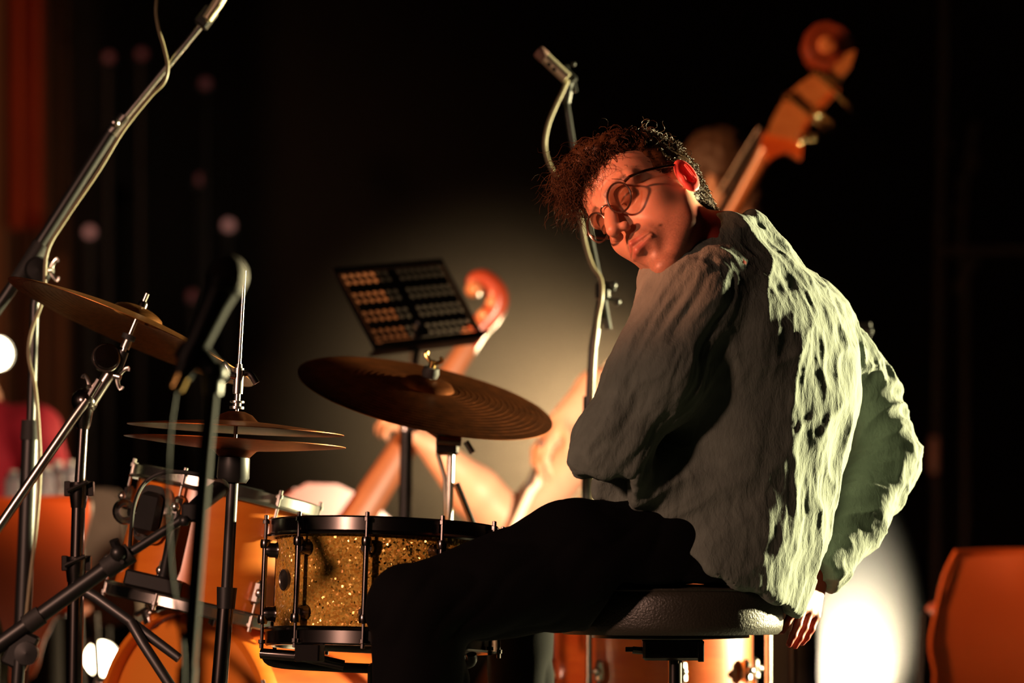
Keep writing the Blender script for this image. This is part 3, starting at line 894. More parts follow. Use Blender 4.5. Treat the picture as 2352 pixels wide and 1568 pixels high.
# tall boom stand at the left with the overhead microphone
Y = 6.62
foot = P(40, 1700, Y)
t = thing('microphone_stand', 'tall black boom stand slanting up past the crash cymbal', 'stand', (foot.x, Y, 0))
MB().tube([P(90, 640, Y), P(80, 700, Y), P(70, 1000, Y)], 0.0085, 14).build('upper_tube', M_black, t)
MB().tube([P(70, 985, Y), P(58, 1290, Y), P(40, 1700, Y), Vector((foot.x, Y, 0.10))], [0.0155, 0.0155, 0.0155, 0.0155], 16).build('lower_tube', M_black, t)
MB().tube([P(71, 965, Y), P(70, 1010, Y)], [0.017, 0.0185], 14).build('height_clutch', M_rubber, t)
mb = MB().lathe([(0.0001, 0.018), (0.021, 0.016), (0.025, 0.010), (0.025, -0.010), (0.021, -0.016), (0.0001, -0.018)], P(87, 622, Y - 0.01), (0.2, -0.97, 0.1), 28)
mb.tube([P(92, 635, Y), P(86, 690, Y)], [0.014, 0.012], 12)
o = mb.build('boom_clutch', M_black, t)
wing(o, P(108, 622, Y - 0.02), (1, -0.3, 0.1), (0.2, 0.1, 1), M_chrome, 'clutch_knob')
MB().tube([P(-30, 742, Y), P(20, 670, Y), P(262, 293, Y)], 0.0112, 14).build('boom_tube', M_black, t)
MB().tube([P(38, 650, Y), P(95, 560, Y)], 0.016, 14).build('boom_sleeve', M_rubber, t)
MB().tube([P(255, 305, Y), P(288, 268, Y)], 0.0125, 14).build('boom_collar', M_chrome, t)
mb = MB().ball(P(264, 282, Y - 0.01), 0.0095, 14, 8)
mb.tube([P(264, 282, Y - 0.01), P(276, 288, Y)], 0.004, 8)
mb.build('boom_knob', M_steel, t)
MB().tube([P(275, 285, Y), P(462, 58, Y)], 0.0062, 12).build('boom_extension', M_chrome, t)
mb = MB().box(P(474, 40, Y), (0.026, 0.03, 0.04), (Vector((0.8, 0, -0.6)), Vector((0, 1, 0)), Vector((0.6, 0, 0.8))))
mb.tube([P(468, 48, Y), P(500, 8, Y)], 0.011, 10)
mb.build('microphone_clip', M_black, t)
mic_stand_base(t, foot, 0.010, 0.30)
t = thing('overhead_microphone', 'pencil microphone clipped to the top of the left boom', 'microphone', P(480, 20, Y - 0.03))
MB().tube([P(476, 44, Y - 0.035), P(500, 8, Y - 0.035), P(560, -90, Y - 0.035)], [0.0095, 0.0105, 0.0105], 16).build('microphone_body', M_micsilver, t)
MB().lathe([(0.0001, 0.012), (0.009, 0.010), (0.0105, 0.0), (0.0001, 0.0)], P(560, -90, Y - 0.035), (0.5, 0, 0.8), 16).build('microphone_grille', M_grille, t)
cb = MB().tube(catmull([P(476, 48, Y - 0.035), P(488, 30, Y - 0.05), P(502, 14, Y - 0.045), P(498, -4, Y - 0.03), P(440, -120, Y), P(375, -60, Y), P(359, 10, Y - 0.02), P(363, 60, Y - 0.02), P(378, 115, Y - 0.02), P(385, 155, Y - 0.025), P(376, 190, Y - 0.025), P(345, 222, Y - 0.02), P(283, 300, Y - 0.02), P(225, 395, Y - 0.02), P(150, 505, Y - 0.02), P(108, 580, Y - 0.03), P(100, 680, Y - 0.03), P(72, 760, Y - 0.03), P(66, 820, Y - 0.03), P(82, 900, Y - 0.03), P(92, 1060, Y - 0.03), P(84, 1200, Y - 0.03), P(60, 1420, Y - 0.03), P(50, 1600, Y - 0.03)], 6), 0.0034, 8)
o = cb.build('microphone_cable', M_cable)
tag(o, 'thin cable running down the tall left boom stand', 'cable')

# foreground vocal microphone
Y = 4.6
t = thing('vocal_microphone', 'large out-of-focus vocal microphone in the foreground at left', 'microphone', P(440, 820, Y))
ma, mb_ = P(517, 648, Y), P(418, 862, Y)
d = (ma - mb_).normalized()
MB().ball(ma + d * 0.006, 0.0262, 24, 14, (1, 1, 1.12), frame(d)).build('microphone_grille', M_grille, t)
MB().lathe([(0.0245, -0.002), (0.0265, 0.0), (0.0265, 0.006), (0.0245, 0.008)], ma - d * 0.006, d, 28).build('grille_ring', M_black, t)
MB().tube([ma - d * 0.010, ma - d * 0.03, ma - d * 0.10, mb_], [0.0225, 0.0195, 0.0155, 0.0125], 20).build('microphone_body', M_black, t)
MB().tube([mb_ + d * 0.004, mb_ - d * 0.018, mb_ - d * 0.020], [0.0105, 0.0105, 0.008], 16).build('cable_connector', M_gold, t)
t = thing('microphone_stand', 'blurred black stand of the foreground vocal microphone', 'stand', (P(400, 1800, Y).x, Y, 0))
e1, e2, _ = frame(d)
mb = MB().tube([P(448, 800, Y), P(432, 835, Y)], 0.0205, 18)
mb.tube([P(455, 810, Y), P(490, 850, Y), P(488, 905, Y)], [0.015, 0.015, 0.012], 12)
mb.ball(P(492, 855, Y), 0.017, 14, 8)
mb.build('microphone_clip', M_black, t)
MB().tube([P(487, 890, Y), P(470, 1050, Y), P(452, 1280, Y), P(425, 1640, Y)], [0.0085, 0.0095, 0.0095, 0.0095], 14).build('stand_tube', M_desk, t)
qq = P(425, 1640, Y)
MB().tube([qq + V(0.003, 0, 0.06), V(qq.x - 0.02, Y, 0.10)], [0.0125, 0.0125], 14).build('lower_tube', M_desk, t)
mic_stand_base(t, (qq.x - 0.02, Y, 0), 0.009, 0.16)
o = MB().tube(catmull([mb_ - d * 0.018, P(398, 930, Y), P(388, 1010, Y - 0.02), P(384, 1150, Y - 0.02), P(394, 1330, Y), P(420, 1500, Y - 0.02), P(415, 1800, Y - 0.03)], 6), 0.0032, 8).build('microphone_cable', M_desk)
tag(o, 'dark cable hanging from the foreground vocal microphone', 'cable')

# low boom stand in front of the tom
Y = 5.62
foot = P(30, 1700, Y)
t = thing('microphone_stand', 'short black boom stand slanting up toward the tom at lower left', 'stand', (foot.x, Y, 0))
MB().tube([P(-30, 1500, Y), P(10, 1472, Y), P(250, 1300, Y)], 0.0125, 14).build('boom_tube', M_black, t)
MB().tube([P(60, 1436, Y), P(95, 1411, Y)], 0.0155, 14).build('boom_collar', M_rubber, t)
MB().tube([P(240, 1308, Y), P(300, 1268, Y)], 0.0165, 14).build('boom_sleeve', M_rubber, t)
mb = MB().ball(P(272, 1270, Y - 0.014), 0.013, 14, 8)
mb.tube([P(262, 1240, Y - 0.01), P(276, 1280, Y)], [0.008, 0.006], 8)
mb.build('boom_knob', M_black, t)
MB().tube([P(290, 1275, Y), P(438, 1180, Y)], 0.0072, 12).build('boom_extension', M_black, t)
mb = MB().box(P(440, 1176, Y), (0.03, 0.03, 0.03))
mb.ball(P(424, 1196, Y - 0.014), 0.009, 10, 6)
mb.build('microphone_clip', M_black, t)
mb = MB().box(P(48, 1492, Y + 0.01), (0.040, 0.03, 0.060), (Vector((0.9, 0, -0.42)), Vector((0, 1, 0)), Vector((0.42, 0, 0.9))))
mb.lathe([(0.0001, 0.014), (0.018, 0.012), (0.018, -0.012), (0.0001, -0.014)], P(62, 1500, Y - 0.008), (0, -1, 0), 20)
mb.build('boom_clutch', M_black, t)
MB().tube([P(45, 1515, Y), P(30, 1700, Y), V(foot.x, Y, 0.1)], 0.0095, 12).build('stand_tube', M_black, t)
mic_stand_base(t, foot, 0.009, 0.28)
t = thing('tom_microphone', 'small black microphone clipped at the rim of the tom', 'microphone', P(452, 1160, Y + 0.1))
mb = MB().tube([P(440, 1172, Y), P(470, 1148, Y + 0.05), P(500, 1125, Y + 0.1)], [0.012, 0.014, 0.014], 16)
mb.build('microphone_body', M_black, t)
MB().ball(P(506, 1120, Y + 0.11), 0.0145, 16, 10).build('microphone_grille', M_grille, t)
o = MB().tube(catmull([P(470, 1092, Y + 0.2), P(420, 1084, Y + 0.2), P(372, 1086, Y + 0.2), P(330, 1112, Y + 0.2), P(308, 1160, Y + 0.15), P(301, 1220, Y + 0.1), P(296, 1268, Y + 0.04), P(280, 1290, Y - 0.02)], 6), 0.0034, 8).build('microphone_cable', M_rubber)
tag(o, 'black cable looping in front of the tom bracket', 'cable')

# stand of the small condenser microphone behind the drummer's face
Y = 7.0
foot = P(1345, 1400, Y)
t = thing('microphone_stand', 'thin black boom stand rising behind the drummer and his glasses', 'stand', (foot.x, Y, 0))
MB().tube([P(1300, 232, Y), P(1312, 310, Y), P(1340, 470, Y), P(1375, 640, Y)], 0.0062, 12).build('boom_extension', M_black, t)
mb = MB().box(P(1384, 668, Y), (0.028, 0.03, 0.032))
mb.ball(P(1408, 655, Y - 0.01), 0.008, 10, 6); mb.ball(P(1418, 693, Y - 0.01), 0.007, 10, 6)
mb.tube([P(1384, 668, Y), P(1412, 662, Y - 0.01)], 0.005, 8)
mb.tube([P(1384, 680, Y), P(1416, 692, Y - 0.01)], 0.004, 8)
mb.build('boom_clutch', M_black, t)
MB().tube([P(1386, 690, Y), P(1397, 756, Y)], 0.0075, 10).build('boom_tail', M_black, t)
MB().tube([P(1380, 690, Y), P(1362, 800, Y), P(1354, 930, Y)], 0.0085, 12).build('upper_tube', M_black, t)
MB().tube([P(1354, 910, Y), P(1345, 1400, Y), V(foot.x, Y, 0.1)], 0.0125, 14).build('lower_tube', M_black, t)
mb = MB().box(P(1306, 178, Y), (0.03, 0.03, 0.022), (Vector((0.7, 0, -0.7)), Vector((0, 1, 0)), Vector((0.7, 0, 0.7))))
mb.tube([P(1306, 185, Y), P(1300, 236, Y)], [0.012, 0.009], 10)
mb.tube([P(1300, 150, Y), P(1308, 178, Y)], 0.005, 8)
mb.ball(P(1317, 147, Y), 0.005, 10, 6)
mb.tube([P(1316, 190, Y), P(1320, 212, Y)], 0.006, 8)
mb.build('microphone_clip', M_black, t)
mic_stand_base(t, foot, 0.009, 0.28)
t = thing('condenser_microphone', 'small pale condenser microphone pointing up left above the drummer', 'microphone', P(1280, 155, Y - 0.02))
ma, mb_ = P(1247, 128, Y - 0.02), P(1302, 180, Y - 0.02)
d = (ma - mb_).normalized()
o = MB().tube([mb_, ma - d * 0.004], 0.0118, 20).build('microphone_body', M_micsilver, t)
MB().lathe([(0.0120, -0.006), (0.0128, -0.004), (0.0128, 0.010), (0.011, 0.014), (0.0001, 0.015)], ma, d, 20).build('microphone_grille', M_grille2, t)
for k in (0.34, 0.55):
    q = ma + (mb_ - ma) * k
    MB().lathe([(0.0001, 0.0128), (0.0042, 0.0126), (0.0042, 0.011)], q, (-0.35, -0.9, -0.3), 10).build('switch', M_ebony, o)
o = MB().tube(catmull([P(1304, 185, Y - 0.02), P(1290, 215, Y - 0.03), P(1276, 244, Y - 0.03), P(1258, 290, Y - 0.03), P(1252, 340, Y - 0.02), P(1268, 390, Y - 0.02), P(1300, 432, Y - 0.02), P(1330, 490, Y - 0.02), P(1344, 560, Y - 0.02), P(1360, 610, Y - 0.02), P(1379, 640, Y - 0.02), P(1382, 680, Y - 0.03), P(1372, 740, Y - 0.02), P(1362, 850, Y - 0.02), P(1360, 1000, Y - 0.02), P(1362, 1150, Y - 0.02), P(1358, 1400, Y - 0.02)], 6), 0.0042, 8).build('microphone_cable', M_cable)
tag(o, 'cable painted pale as if lit, bowing beside the condenser microphone boom', 'cable')

# small stand head behind the drummer's right shoulder
Y = 7.4
q = P(1985, 780, Y)
t = thing('microphone_stand', 'short stand with a brass fitting peeking out behind the right shoulder', 'stand', (q.x - 0.03, Y, 0))
MB().tube([P(1966, 795, Y), P(1820, 900, Y), (P(1820, 800, Y).x, Y, 0.1)], 0.009, 12).build('stand_tube', M_black, t)
mb = MB().box(P(1978, 758, Y), (0.040, 0.03, 0.034))
mb.ball(P(1994, 760, Y - 0.01), 0.011, 12, 8)
mb.build('boom_clutch', M_black, t)
MB().tube([P(1966, 795, Y), P(1990, 775, Y)], [0.010, 0.012], 12).build('clutch_sleeve', M_gold, t)
mic_stand_base(t, (P(1820, 800, Y).x, Y, 0), 0.009, 0.28)

# ================================================================== music stand and sheet
Y = 7.6
mO = P(768, 622, 7.50); mEx = P(1012, 600, 7.76) - mO; mEy = P(862, 797, 7.46) - mO
mN = mEx.cross(mEy).normalized()
foot = P(930, 1400, Y)
t = thing('music_stand', 'black music stand with a perforated desk behind the ride cymbal', 'music stand', (foot.x, Y, 0))
mb = MB()
NC, NR = 15, 10
def dpt(u, v, dz=0.0): return mO + mEx * u + mEy * v + mN * dz
rows = []
for r in range(NR):
    rows.append(r)
cols = NC
us = [0.03 + 0.94 * k / cols for k in range(cols + 1)]
vs_ = [0.045, 0.13, 0.215, 0.29, 0.375, 0.46, 0.53, 0.615, 0.70, 0.765, 0.85, 0.935]
holes = {0: 1, 1: 1, 3: 1, 4: 1, 6: 1, 7: 1, 9: 1, 10: 1}
for r in range(len(vs_) - 1):
    for k in range(cols):
        u0, u1, v0, v1 = us[k], us[k + 1], vs_[r], vs_[r + 1]
        b0 = len(mb.v)
        if not holes.get(r) or k in (7,):
            mb.v += [tuple(dpt(u0, v0)), tuple(dpt(u1, v0)), tuple(dpt(u1, v1)), tuple(dpt(u0, v1))]
            mb.f.append((b0, b0 + 1, b0 + 2, b0 + 3)); continue
        outer = [(u0, v0), ((u0 + u1) / 2, v0), (u1, v0), (u1, (v0 + v1) / 2), (u1, v1), ((u0 + u1) / 2, v1), (u0, v1), (u0, (v0 + v1) / 2)]
        cu, cv = (u0 + u1) / 2, (v0 + v1) / 2
        inner = []
        for j in range(8):
            a = math.radians(-135 + 45 * j)
            inner.append((cu + math.cos(a) * (u1 - u0) * 0.36, cv + math.sin(a) * (v1 - v0) * 0.36))
        mb.v += [tuple(dpt(*q)) for q in outer] + [tuple(dpt(*q)) for q in inner]
        for j in range(8):
            mb.f.append((b0 + j, b0 + (j + 1) % 8, b0 + 8 + (j + 1) % 8, b0 + 8 + j))
o = mb.build('perforated_desk', M_desk, t, smooth=False)
sol = o.modifiers.new('thickness', 'SOLIDIFY'); sol.thickness = 0.0015
mb = MB()
for a, b_ in (((0, 0), (1, 0)), ((1, 0), (1, 1)), ((1, 1), (0, 1)), ((0, 1), (0, 0))):
    pa, pb_ = dpt(*a), dpt(*b_)
    dd = (pb_ - pa)
    mb.box((pa + pb_) / 2, (0.012, 0.006, dd.length + 0.01), (dd.normalized().cross(mN), mN, dd.normalized()))
mb.build('desk_frame', M_desk, t)
mb = MB().box(dpt(0.5, 1.02, 0.0) + V(0, 0.02, 0), (mEx.length, 0.05, 0.006), (mEx.normalized(), mN, mEx.normalized().cross(mN)))
mb.build('desk_ledge', M_desk, t)
MB().tube([dpt(0.5, 0.75), P(950, 830, Y), P(932, 960, Y)], 0.010, 12).build('upper_tube', M_black, t)
mb = MB().tube([P(934, 972, Y), P(934, 990, Y)], 0.016, 14)
mb.tube([P(936, 984, Y - 0.01), P(960, 984, Y - 0.015)], 0.007, 8)
mb.build('height_clamp', M_chrome, t)
MB().tube([P(934, 985, Y), P(926, 1400, Y), V(foot.x, Y, 0.08)], 0.0135, 14).build('lower_tube', M_black, t)
mic_stand_base(t, foot, 0.008, 0.22)
fa = MB()
nf = -mN if mN.y < 0 else mN
pts = [dpt(0.035, 0.02), dpt(0.40, 0.02), dpt(0.40, 0.985), dpt(0.035, 0.985)]
fa.ring_strip([[p + nf * 0.010 for p in pts], [p + nf * 0.0105 for p in pts]])
o = fa.build('sheet_music', M_paper, smooth=False)
tag(o, 'lit paper sheet glowing through the holes of the music stand', 'paper')

# ================================================================== bowed instruments
def scroll_parts(root, S, ex, ey, ez, sc, m_wood, m_in, m_back):
    """profile scroll + pegbox: S = scroll centre, ex = toward the front, ey = down the pegbox, ez = sideways"""
    turns = []
    mb = MB()
    N = 60
    # flat volute body
    body = [(0.0, -0.066), (0.035, -0.058), (0.058, -0.034), (0.066, 0.0), (0.056, 0.034), (0.030, 0.056), (0.002, 0.066), (-0.022, 0.060), (-0.030, 0.075), (-0.032, 0.10), (-0.052, 0.085), (-0.066, 0.05), (-0.070, 0.0), (-0.060, -0.036), (-0.034, -0.060)]
    mb.prism([(x * sc, y * sc) for x, y in body], S, ex, ey, ez, 0.05 * sc)
    o = mb.build('scroll', m_wood, root, angle=30)
    sp = []
    for k in range(N):
        a = -2.6 + 4.6 * math.pi * k / N
        r = 0.060 * (1 - k / N * 0.80)
        sp.append((math.cos(a) * r * sc, math.sin(a) * r * sc, 0.028 + 0.030 * k / N))
    for sg in (1, -1):
        mb = MB().tube([S + ex * x + ey * y + ez * z * sg * sc for x, y, z in sp], [0.0085 * sc] * N, 8)
        mb.lathe([(0.0001, 0.062), (0.013, 0.060), (0.017, 0.050), (0.017, 0.02)], S, ez * sg, 16) if sc == 0 else None
        mb.build('volute', m_back, o)
        MB().lathe([(0.0001, 0.066 * sc), (0.020 * sc, 0.062 * sc), (0.026 * sc, 0.050 * sc), (0.026 * sc, 0.02 * sc)], S + ex * 0.004 * sc, ez * sg, 20).build('scroll_eye', m_in, o)

# ---- double bass, seen from its side, front facing left
Yb = 9.3
sc = 1.0
k_ = Yb / F
NUT = P(1775, 352, Yb); SCR = P(1898, 112, Yb)
bd_ = (P(1692, 512, Yb + 0.06) - P(1792, 330, Yb)).normalized()       # down the neck
bz = Vector((0.0, -1, 0.0)); bz = (bz - bd_ * bz.dot(bd_)).normalized()
bx = bd_.cross(bz).normalized()
if bx.x > 0: bx = -bx                                               # toward the front (left)
t = thing('double_bass', 'orange varnished double bass with its scroll above the drummer', 'double bass', (P(1400, 1500, Yb + 0.4).x, Yb + 0.4, 0))
pd = (P(1790, 335, Yb) - P(1908, 150, Yb)).normalized()
px_ = Vector((-pd.z, 0, pd.x)); px_ = px_ if px_.x < 0 else -px_
scroll_parts(t, SCR, px_, pd, Vector((0, -1, 0)), 0.98, M_varnish, M_spruce, M_varnish)
# pegbox in profile
out = [(1862, 178), (1836, 195), (1800, 228), (1776, 270), (1760, 312), (1838, 330), (1842, 300), (1862, 262), (1890, 228), (1925, 190), (1950, 160), (1962, 120), (1930, 130), (1905, 168)]
c0 = P(1850, 240, Yb)
mb = MB().prism([(P(x, y, Yb).x - c0.x, P(x, y, Yb).z - c0.z) for x, y in out], c0, Vector((1, 0, 0)), Vector((0, 0, 1)), Vector((0, 1, 0)), 0.085)
mb.build('pegbox', M_maple, t, angle=30)
MB().tube(catmull([P(1835, 318, Yb - 0.03), P(1852, 278, Yb - 0.03), P(1886, 238, Yb - 0.03), P(1922, 200, Yb - 0.03)], 5), 0.013, 10).build('pegbox_back', M_woodred, t)
for (xa, ya, xb, yb, kn) in ((1872, 165, 1946, 240, 1), (1808, 222, 1888, 288, 1), (1884, 170, 1918, 190, 0), (1880, 256, 1904, 280, 0), (1838, 318, 1864, 316, 0)):
    pa, pb_ = P(xa, ya, Yb - 0.055), P(xb, yb, Yb - 0.06)
    mb = MB().tube([pa, pb_], 0.006, 8)
    mb.box(pb_, (0.030, 0.010, 0.020), ((pb_ - pa).normalized(), Vector((0, 1, 0)), Vector((0, 0, 1))), 1, 0.4)
    mb.torus(pa, 0.010, 0.003, (0, -1, 0), 14, 6)
    mb.build('tuning_machine', M_gold, t)
out = [(1752, 308), (1842, 322), (1838, 368), (1806, 352), (1780, 360), (1764, 372), (1745, 330)]
c0 = P(1790, 335, Yb)
MB().prism([(P(x, y, Yb).x - c0.x, P(x, y, Yb).z - c0.z) for x, y in out], c0, Vector((1, 0, 0)), Vector((0, 0, 1)), Vector((0, 1, 0)), 0.07).build('neck_heel', M_woodred, t, angle=30)
n0 = P(1768, 330, Yb); n1 = n0 + bd_ * 0.62
MB().tube([n0, n0 + bd_ * 0.05, n0 + bd_ * 0.35, n1], [0.027, 0.022, 0.024, 0.030], 16).build('neck', M_spruce, t)
fo = bx * 0.028
MB().tube([n0 + fo - bd_ * 0.02, n0 + fo + bd_ * 0.4, n0 + bx * 0.05 + bd_ * 0.85], [0.024, 0.028, 0.036], 12, flat=0.45, hint=bx).build('fingerboard', M_ebony, t)
for k in range(4):
    oz = bz * (-0.018 + 0.012 * k)
    MB().tube([n0 + bx * 0.045 + oz - bd_ * 0.02, n0 + bx * 0.10 + oz * 1.8 + bd_ * 1.15], 0.0012, 6).build('string', M_string, t)
# body: outline in the plate plane, ribs toward the camera
BL = 1.10
bt = n0 + bd_ * 0.58
half = [(0.0, 0.02), (0.01, 0.10), (0.06, 0.20), (0.16, 0.255), (0.27, 0.25), (0.36, 0.205), (0.45, 0.18), (0.55, 0.19), (0.64, 0.25), (0.74, 0.315), (0.86, 0.335), (0.97, 0.30), (1.05, 0.21), (1.09, 0.10), (1.10, 0.0)]
outl = [(y, x) for x, y in half] + [(-y, x) for x, y in half[::-1][1:]]
hh = half
back_ = -bx
MB().prism(outl, bt + back_ * 0.12, bz, bd_, back_, 0.19).build('ribs', M_maple, t, angle=30)
MB().prism([(y * 1.03, x) for y, x in outl], bt + back_ * 0.018, bz, bd_, back_, 0.016).build('front_plate', M_spruce, t, angle=30)
MB().prism([(y * 1.03, x) for y, x in outl], bt + back_ * 0.222, bz, bd_, back_, 0.016).build('back_plate', M_spruce, t, angle=30)
e_ = bt + bd_ * 1.10 + back_ * 0.1
MB().tube([e_, e_ + Vector((bd_.x, bd_.y, bd_.z)) * max(0.05, (e_.z - 0.01) / max(0.2, -bd_.z))], 0.007, 8).build('endpin', M_steel, t)
BASS_N0, BASS_D = n0, bd_

# ---- cello behind the ride cymbal
M_cellored = mat('red_cello_varnish', (0.30, 0.035, 0.012), 0.4, 0.0, 0.3, scale=8, colors=(0.38, 0.06, 0.018))
M_cellobrown = mat('brown_cello_neck', (0.24, 0.085, 0.032), 0.45, scale=10, colors=(0.30, 0.11, 0.045))
Yc = 8.6
t = thing('cello', 'cello with red-lit scroll leaning behind the music stand', 'cello', (P(720, 1600, Yc).x, Yc, 0))
S = P(1112, 662, Yc)
hook = catmull([P(1083, 655, Yc), P(1092, 640, Yc), P(1115, 640, Yc), P(1138, 665, Yc), P(1142, 695, Yc), P(1126, 725, Yc), P(1098, 755, Yc), P(1068, 800, Yc)], 6)
nH = len(hook)
MB().tube(hook, [0.014 + 0.012 * min(1, i / (nH * 0.5)) for i in range(nH)], 12).build('scroll', M_cellored, t)
MB().ball(P(1088, 664, Yc), 0.020, 14, 8, (1, 1.6, 1)).build('scroll_eye', M_spruce, t)
for (x, y_) in ((1128, 700), (1108, 728), (1090, 748), (1074, 770)):
    a = P(x, y_, Yc)
    mb = MB().tube([a + V(0, -0.03, 0), a + V(0.0, -0.075, 0.0)], [0.006, 0.008], 8)
    mb.ball(a + V(0, -0.085, 0), 0.012, 10, 6, (1, 0.6, 1))
    mb.build('peg', M_spruce, t)
n0 = P(1072, 795, Yc); n1 = P(846, 1150, Yc - 0.1)
cd = (n1 - n0).normalized()
MB().tube([n0, n1], [0.022, 0.036], 14).build('neck', M_cellobrown, t)
cz = Vector((0.25, -1, 0)); cz = (cz - cd * cz.dot(cd)).normalized(); cxv = cd.cross(cz)
MB().tube([n0 + cz * 0.022, n1 + cz * 0.03, n1 + cd * 0.24 + cz * 0.045], [0.022, 0.035, 0.040], 10, flat=0.5, hint=cz).build('fingerboard', M_cellobrown, t)
hc = [(0.0, 0.015), (0.01, 0.08), (0.05, 0.14), (0.12, 0.170), (0.20, 0.162), (0.27, 0.130), (0.34, 0.115), (0.41, 0.125), (0.48, 0.17), (0.56, 0.21), (0.65, 0.215), (0.72, 0.18), (0.755, 0.09), (0.76, 0.0)]
outl = [(y, x) for x, y in hc] + [(-y, x) for x, y in hc[::-1][1:]]
for nm_, dz, th, s_, mm in (('ribs', -0.06, 0.11, 1.0, M_varnish), ('front_plate', 0.0, 0.012, 1.03, M_cellored), ('back_plate', -0.12, 0.012, 1.03, M_varnish)):
    MB().prism([(y * s_, x) for y, x in outl], n1 + cz * dz, cxv, cd, cz, th).build(nm_, mm, t, angle=30)
e_ = n1 + cd * 0.76 - cz * 0.06
MB().tube([e_, e_ + cd * max(0.03, (e_.z - 0.012) / max(0.2, -cd.z))], 0.005, 8).build('endpin', M_steel, t)

# bow in the cellist's hand
t = thing('cello_bow', 'bow held downward with bright hair beside its dark stick', 'bow', P(1245, 1040, 8.4))
Yw = 8.4
MB().tube(catmull([P(1258, 1010, Yw + 0.01), P(1228, 1080, Yw + 0.02), P(1205, 1140, Yw + 0.02), P(1165, 1260, Yw + 0.02), P(1110, 1420, Yw + 0.02)], 5), 0.0075, 10).build('bow_stick', M_ebony, t)
MB().tube([P(1252, 1042, Yw), P(1236, 1112, Yw), P(1220, 1128, Yw), P(1180, 1215, Yw), P(1112, 1425, Yw)], [0.0065, 0.007, 0.0095, 0.009, 0.006], 10).build('bow_hair', M_bowhair, t)
MB().box(P(1252, 1035, Yw), (0.02, 0.016, 0.05), (Vector((0.93, 0, 0.36)), Vector((0, 1, 0)), Vector((-0.36, 0, 0.93)))).build('frog', M_ebony, t)

# ================================================================== chairs, table, bottles
def shell_chair(name, label, outline, Y, m, seat_c, group=None):
    xs = [p[0] for p in outline]; ys = [p[1] for p in outline]
    c = P((min(xs) + max(xs)) / 2, (min(ys) + max(ys)) / 2, Y)
    t = thing(name, label, 'chair', (c.x, Y, 0), group)
    mb = MB()
    hw = (max(xs) - min(xs)) / 2 / F * Y
    rings = []
    pl = catmull([V(x, y, 0) for x, y in outline] + [V(outline[0][0], outline[0][1], 0)], 4)[:-1]
    for k, (dy, s_) in enumerate(((-0.012, 0.94), (-0.018, 0.975), (-0.008, 0.997), (0.0, 1.0), (0.010, 0.985), (0.012, 0.94))):
        ring = []
        for p in pl:
            q = P(p.x, p.y, Y)
            q = Vector((c.x + (q.x - c.x) * s_, Y, c.z + (q.z - c.z) * s_))
            u = (q.x - c.x) / hw
            ring.append(q + V(0, dy - 0.05 * u * u, 0))
        rings.append(ring)
    mb.ring_strip(rings)
    mb.build('backrest', m, t, angle=50)
    zb = 0.45
    mb = MB().box((c.x, Y + 0.20, zb), (hw * 1.5, 0.42, 0.03), bev=0.4)
    mb.build('seat', m, t)
    MB().tube([(c.x, Y + 0.01, c.z - 0.1), (c.x, Y + 0.03, zb)], 0.02, 10, flat=2.5, hint=(1, 0, 0)).build('back_support', M_black, t)
    for sx in (-1, 1):
        for sy in (0.04, 0.36):
            MB().tube([(c.x + sx * hw * 0.8, Y + sy, zb - 0.01), (c.x + sx * hw * 0.9, Y + sy + (0.03 if sy > 0.2 else -0.03), 0.006)], 0.010, 8).build('leg', M_black, t)
    return t
shell_chair('shell_chair', 'blurred orange shell chair at the lower right edge', [(2190, 1262), (2160, 1320), (2138, 1410), (2126, 1480), (2138, 1545), (2160, 1640), (2480, 1640), (2500, 1480), (2470, 1290), (2440, 1262), (2320, 1258)], 8.3, M_chair, None, 'orange chairs')
shell_chair('shell_chair', 'blurred orange chair behind the stands at left', [(-160, 1150), (0, 1142), (160, 1138), (208, 1142), (218, 1165), (208, 1215), (165, 1350), (105, 1470), (55, 1570), (-180, 1590), (-220, 1300)], 8.3, M_chair, None, 'orange chairs')
shell_chair('padded_chair', 'grey-brown padded chair back beside the amber tom', [(196, 1125), (235, 1120), (275, 1128), (287, 1160), (292, 1240), (310, 1330), (320, 1420), (205, 1430), (196, 1300)], 9.0, M_grey, None)

q = P(28, 1150, 9.2)
t = thing('side_table', 'dark little table behind the left orange chair carrying bottles', 'table', (q.x, 9.2, 0))
MB().box((q.x, 9.2, q.z - 0.012), (0.36, 0.30, 0.024)).build('table_top', M_black, t)
for sx in (-1, 1):
    for sy in (-1, 1):
        MB().tube([(q.x + sx * 0.15, 9.2 + sy * 0.12, q.z - 0.02), (q.x + sx * 0.16, 9.2 + sy * 0.13, 0.0)], 0.014, 8).build('leg', M_black, t)
for k, (bx_, h_, yy, nm_) in enumerate(((30, 0.075, 9.12, 'leftmost'), (62, 0.07, 9.2, 'second from the left'), (106, 0.085, 9.12, 'short middle'), (132, 0.100, 9.2, 'tall second from the right'), (162, 0.098, 9.12, 'rightmost'))):
    b0 = P(bx_, 1150, yy); b0.z = q.z
    t = thing('water_bottle', 'clear plastic bottle, the %s in the row behind the orange chair' % nm_, 'bottle', b0, 'bottles on the side table')
    r = 0.022
    MB().lathe([(0.0001, 0.001), (r * 0.9, 0.001), (r, 0.006), (r, h_ * 0.35), (r * 0.93, h_ * 0.4), (r, h_ * 0.45), (r, h_ * 0.62), (r * 0.8, h_ * 0.78), (r * 0.42, h_ * 0.88), (r * 0.4, h_ * 0.93), (0.0001, h_ * 0.93)], b0, (0, 0, 1), 20).build('bottle_body', M_bottle, t)
    MB().lathe([(0.0001, h_ * 0.9), (r * 0.5, h_ * 0.9), (r * 0.5, h_), (0.0001, h_ * 1.01)], b0, (0, 0, 1), 14).build('bottle_cap', M_cap, t)

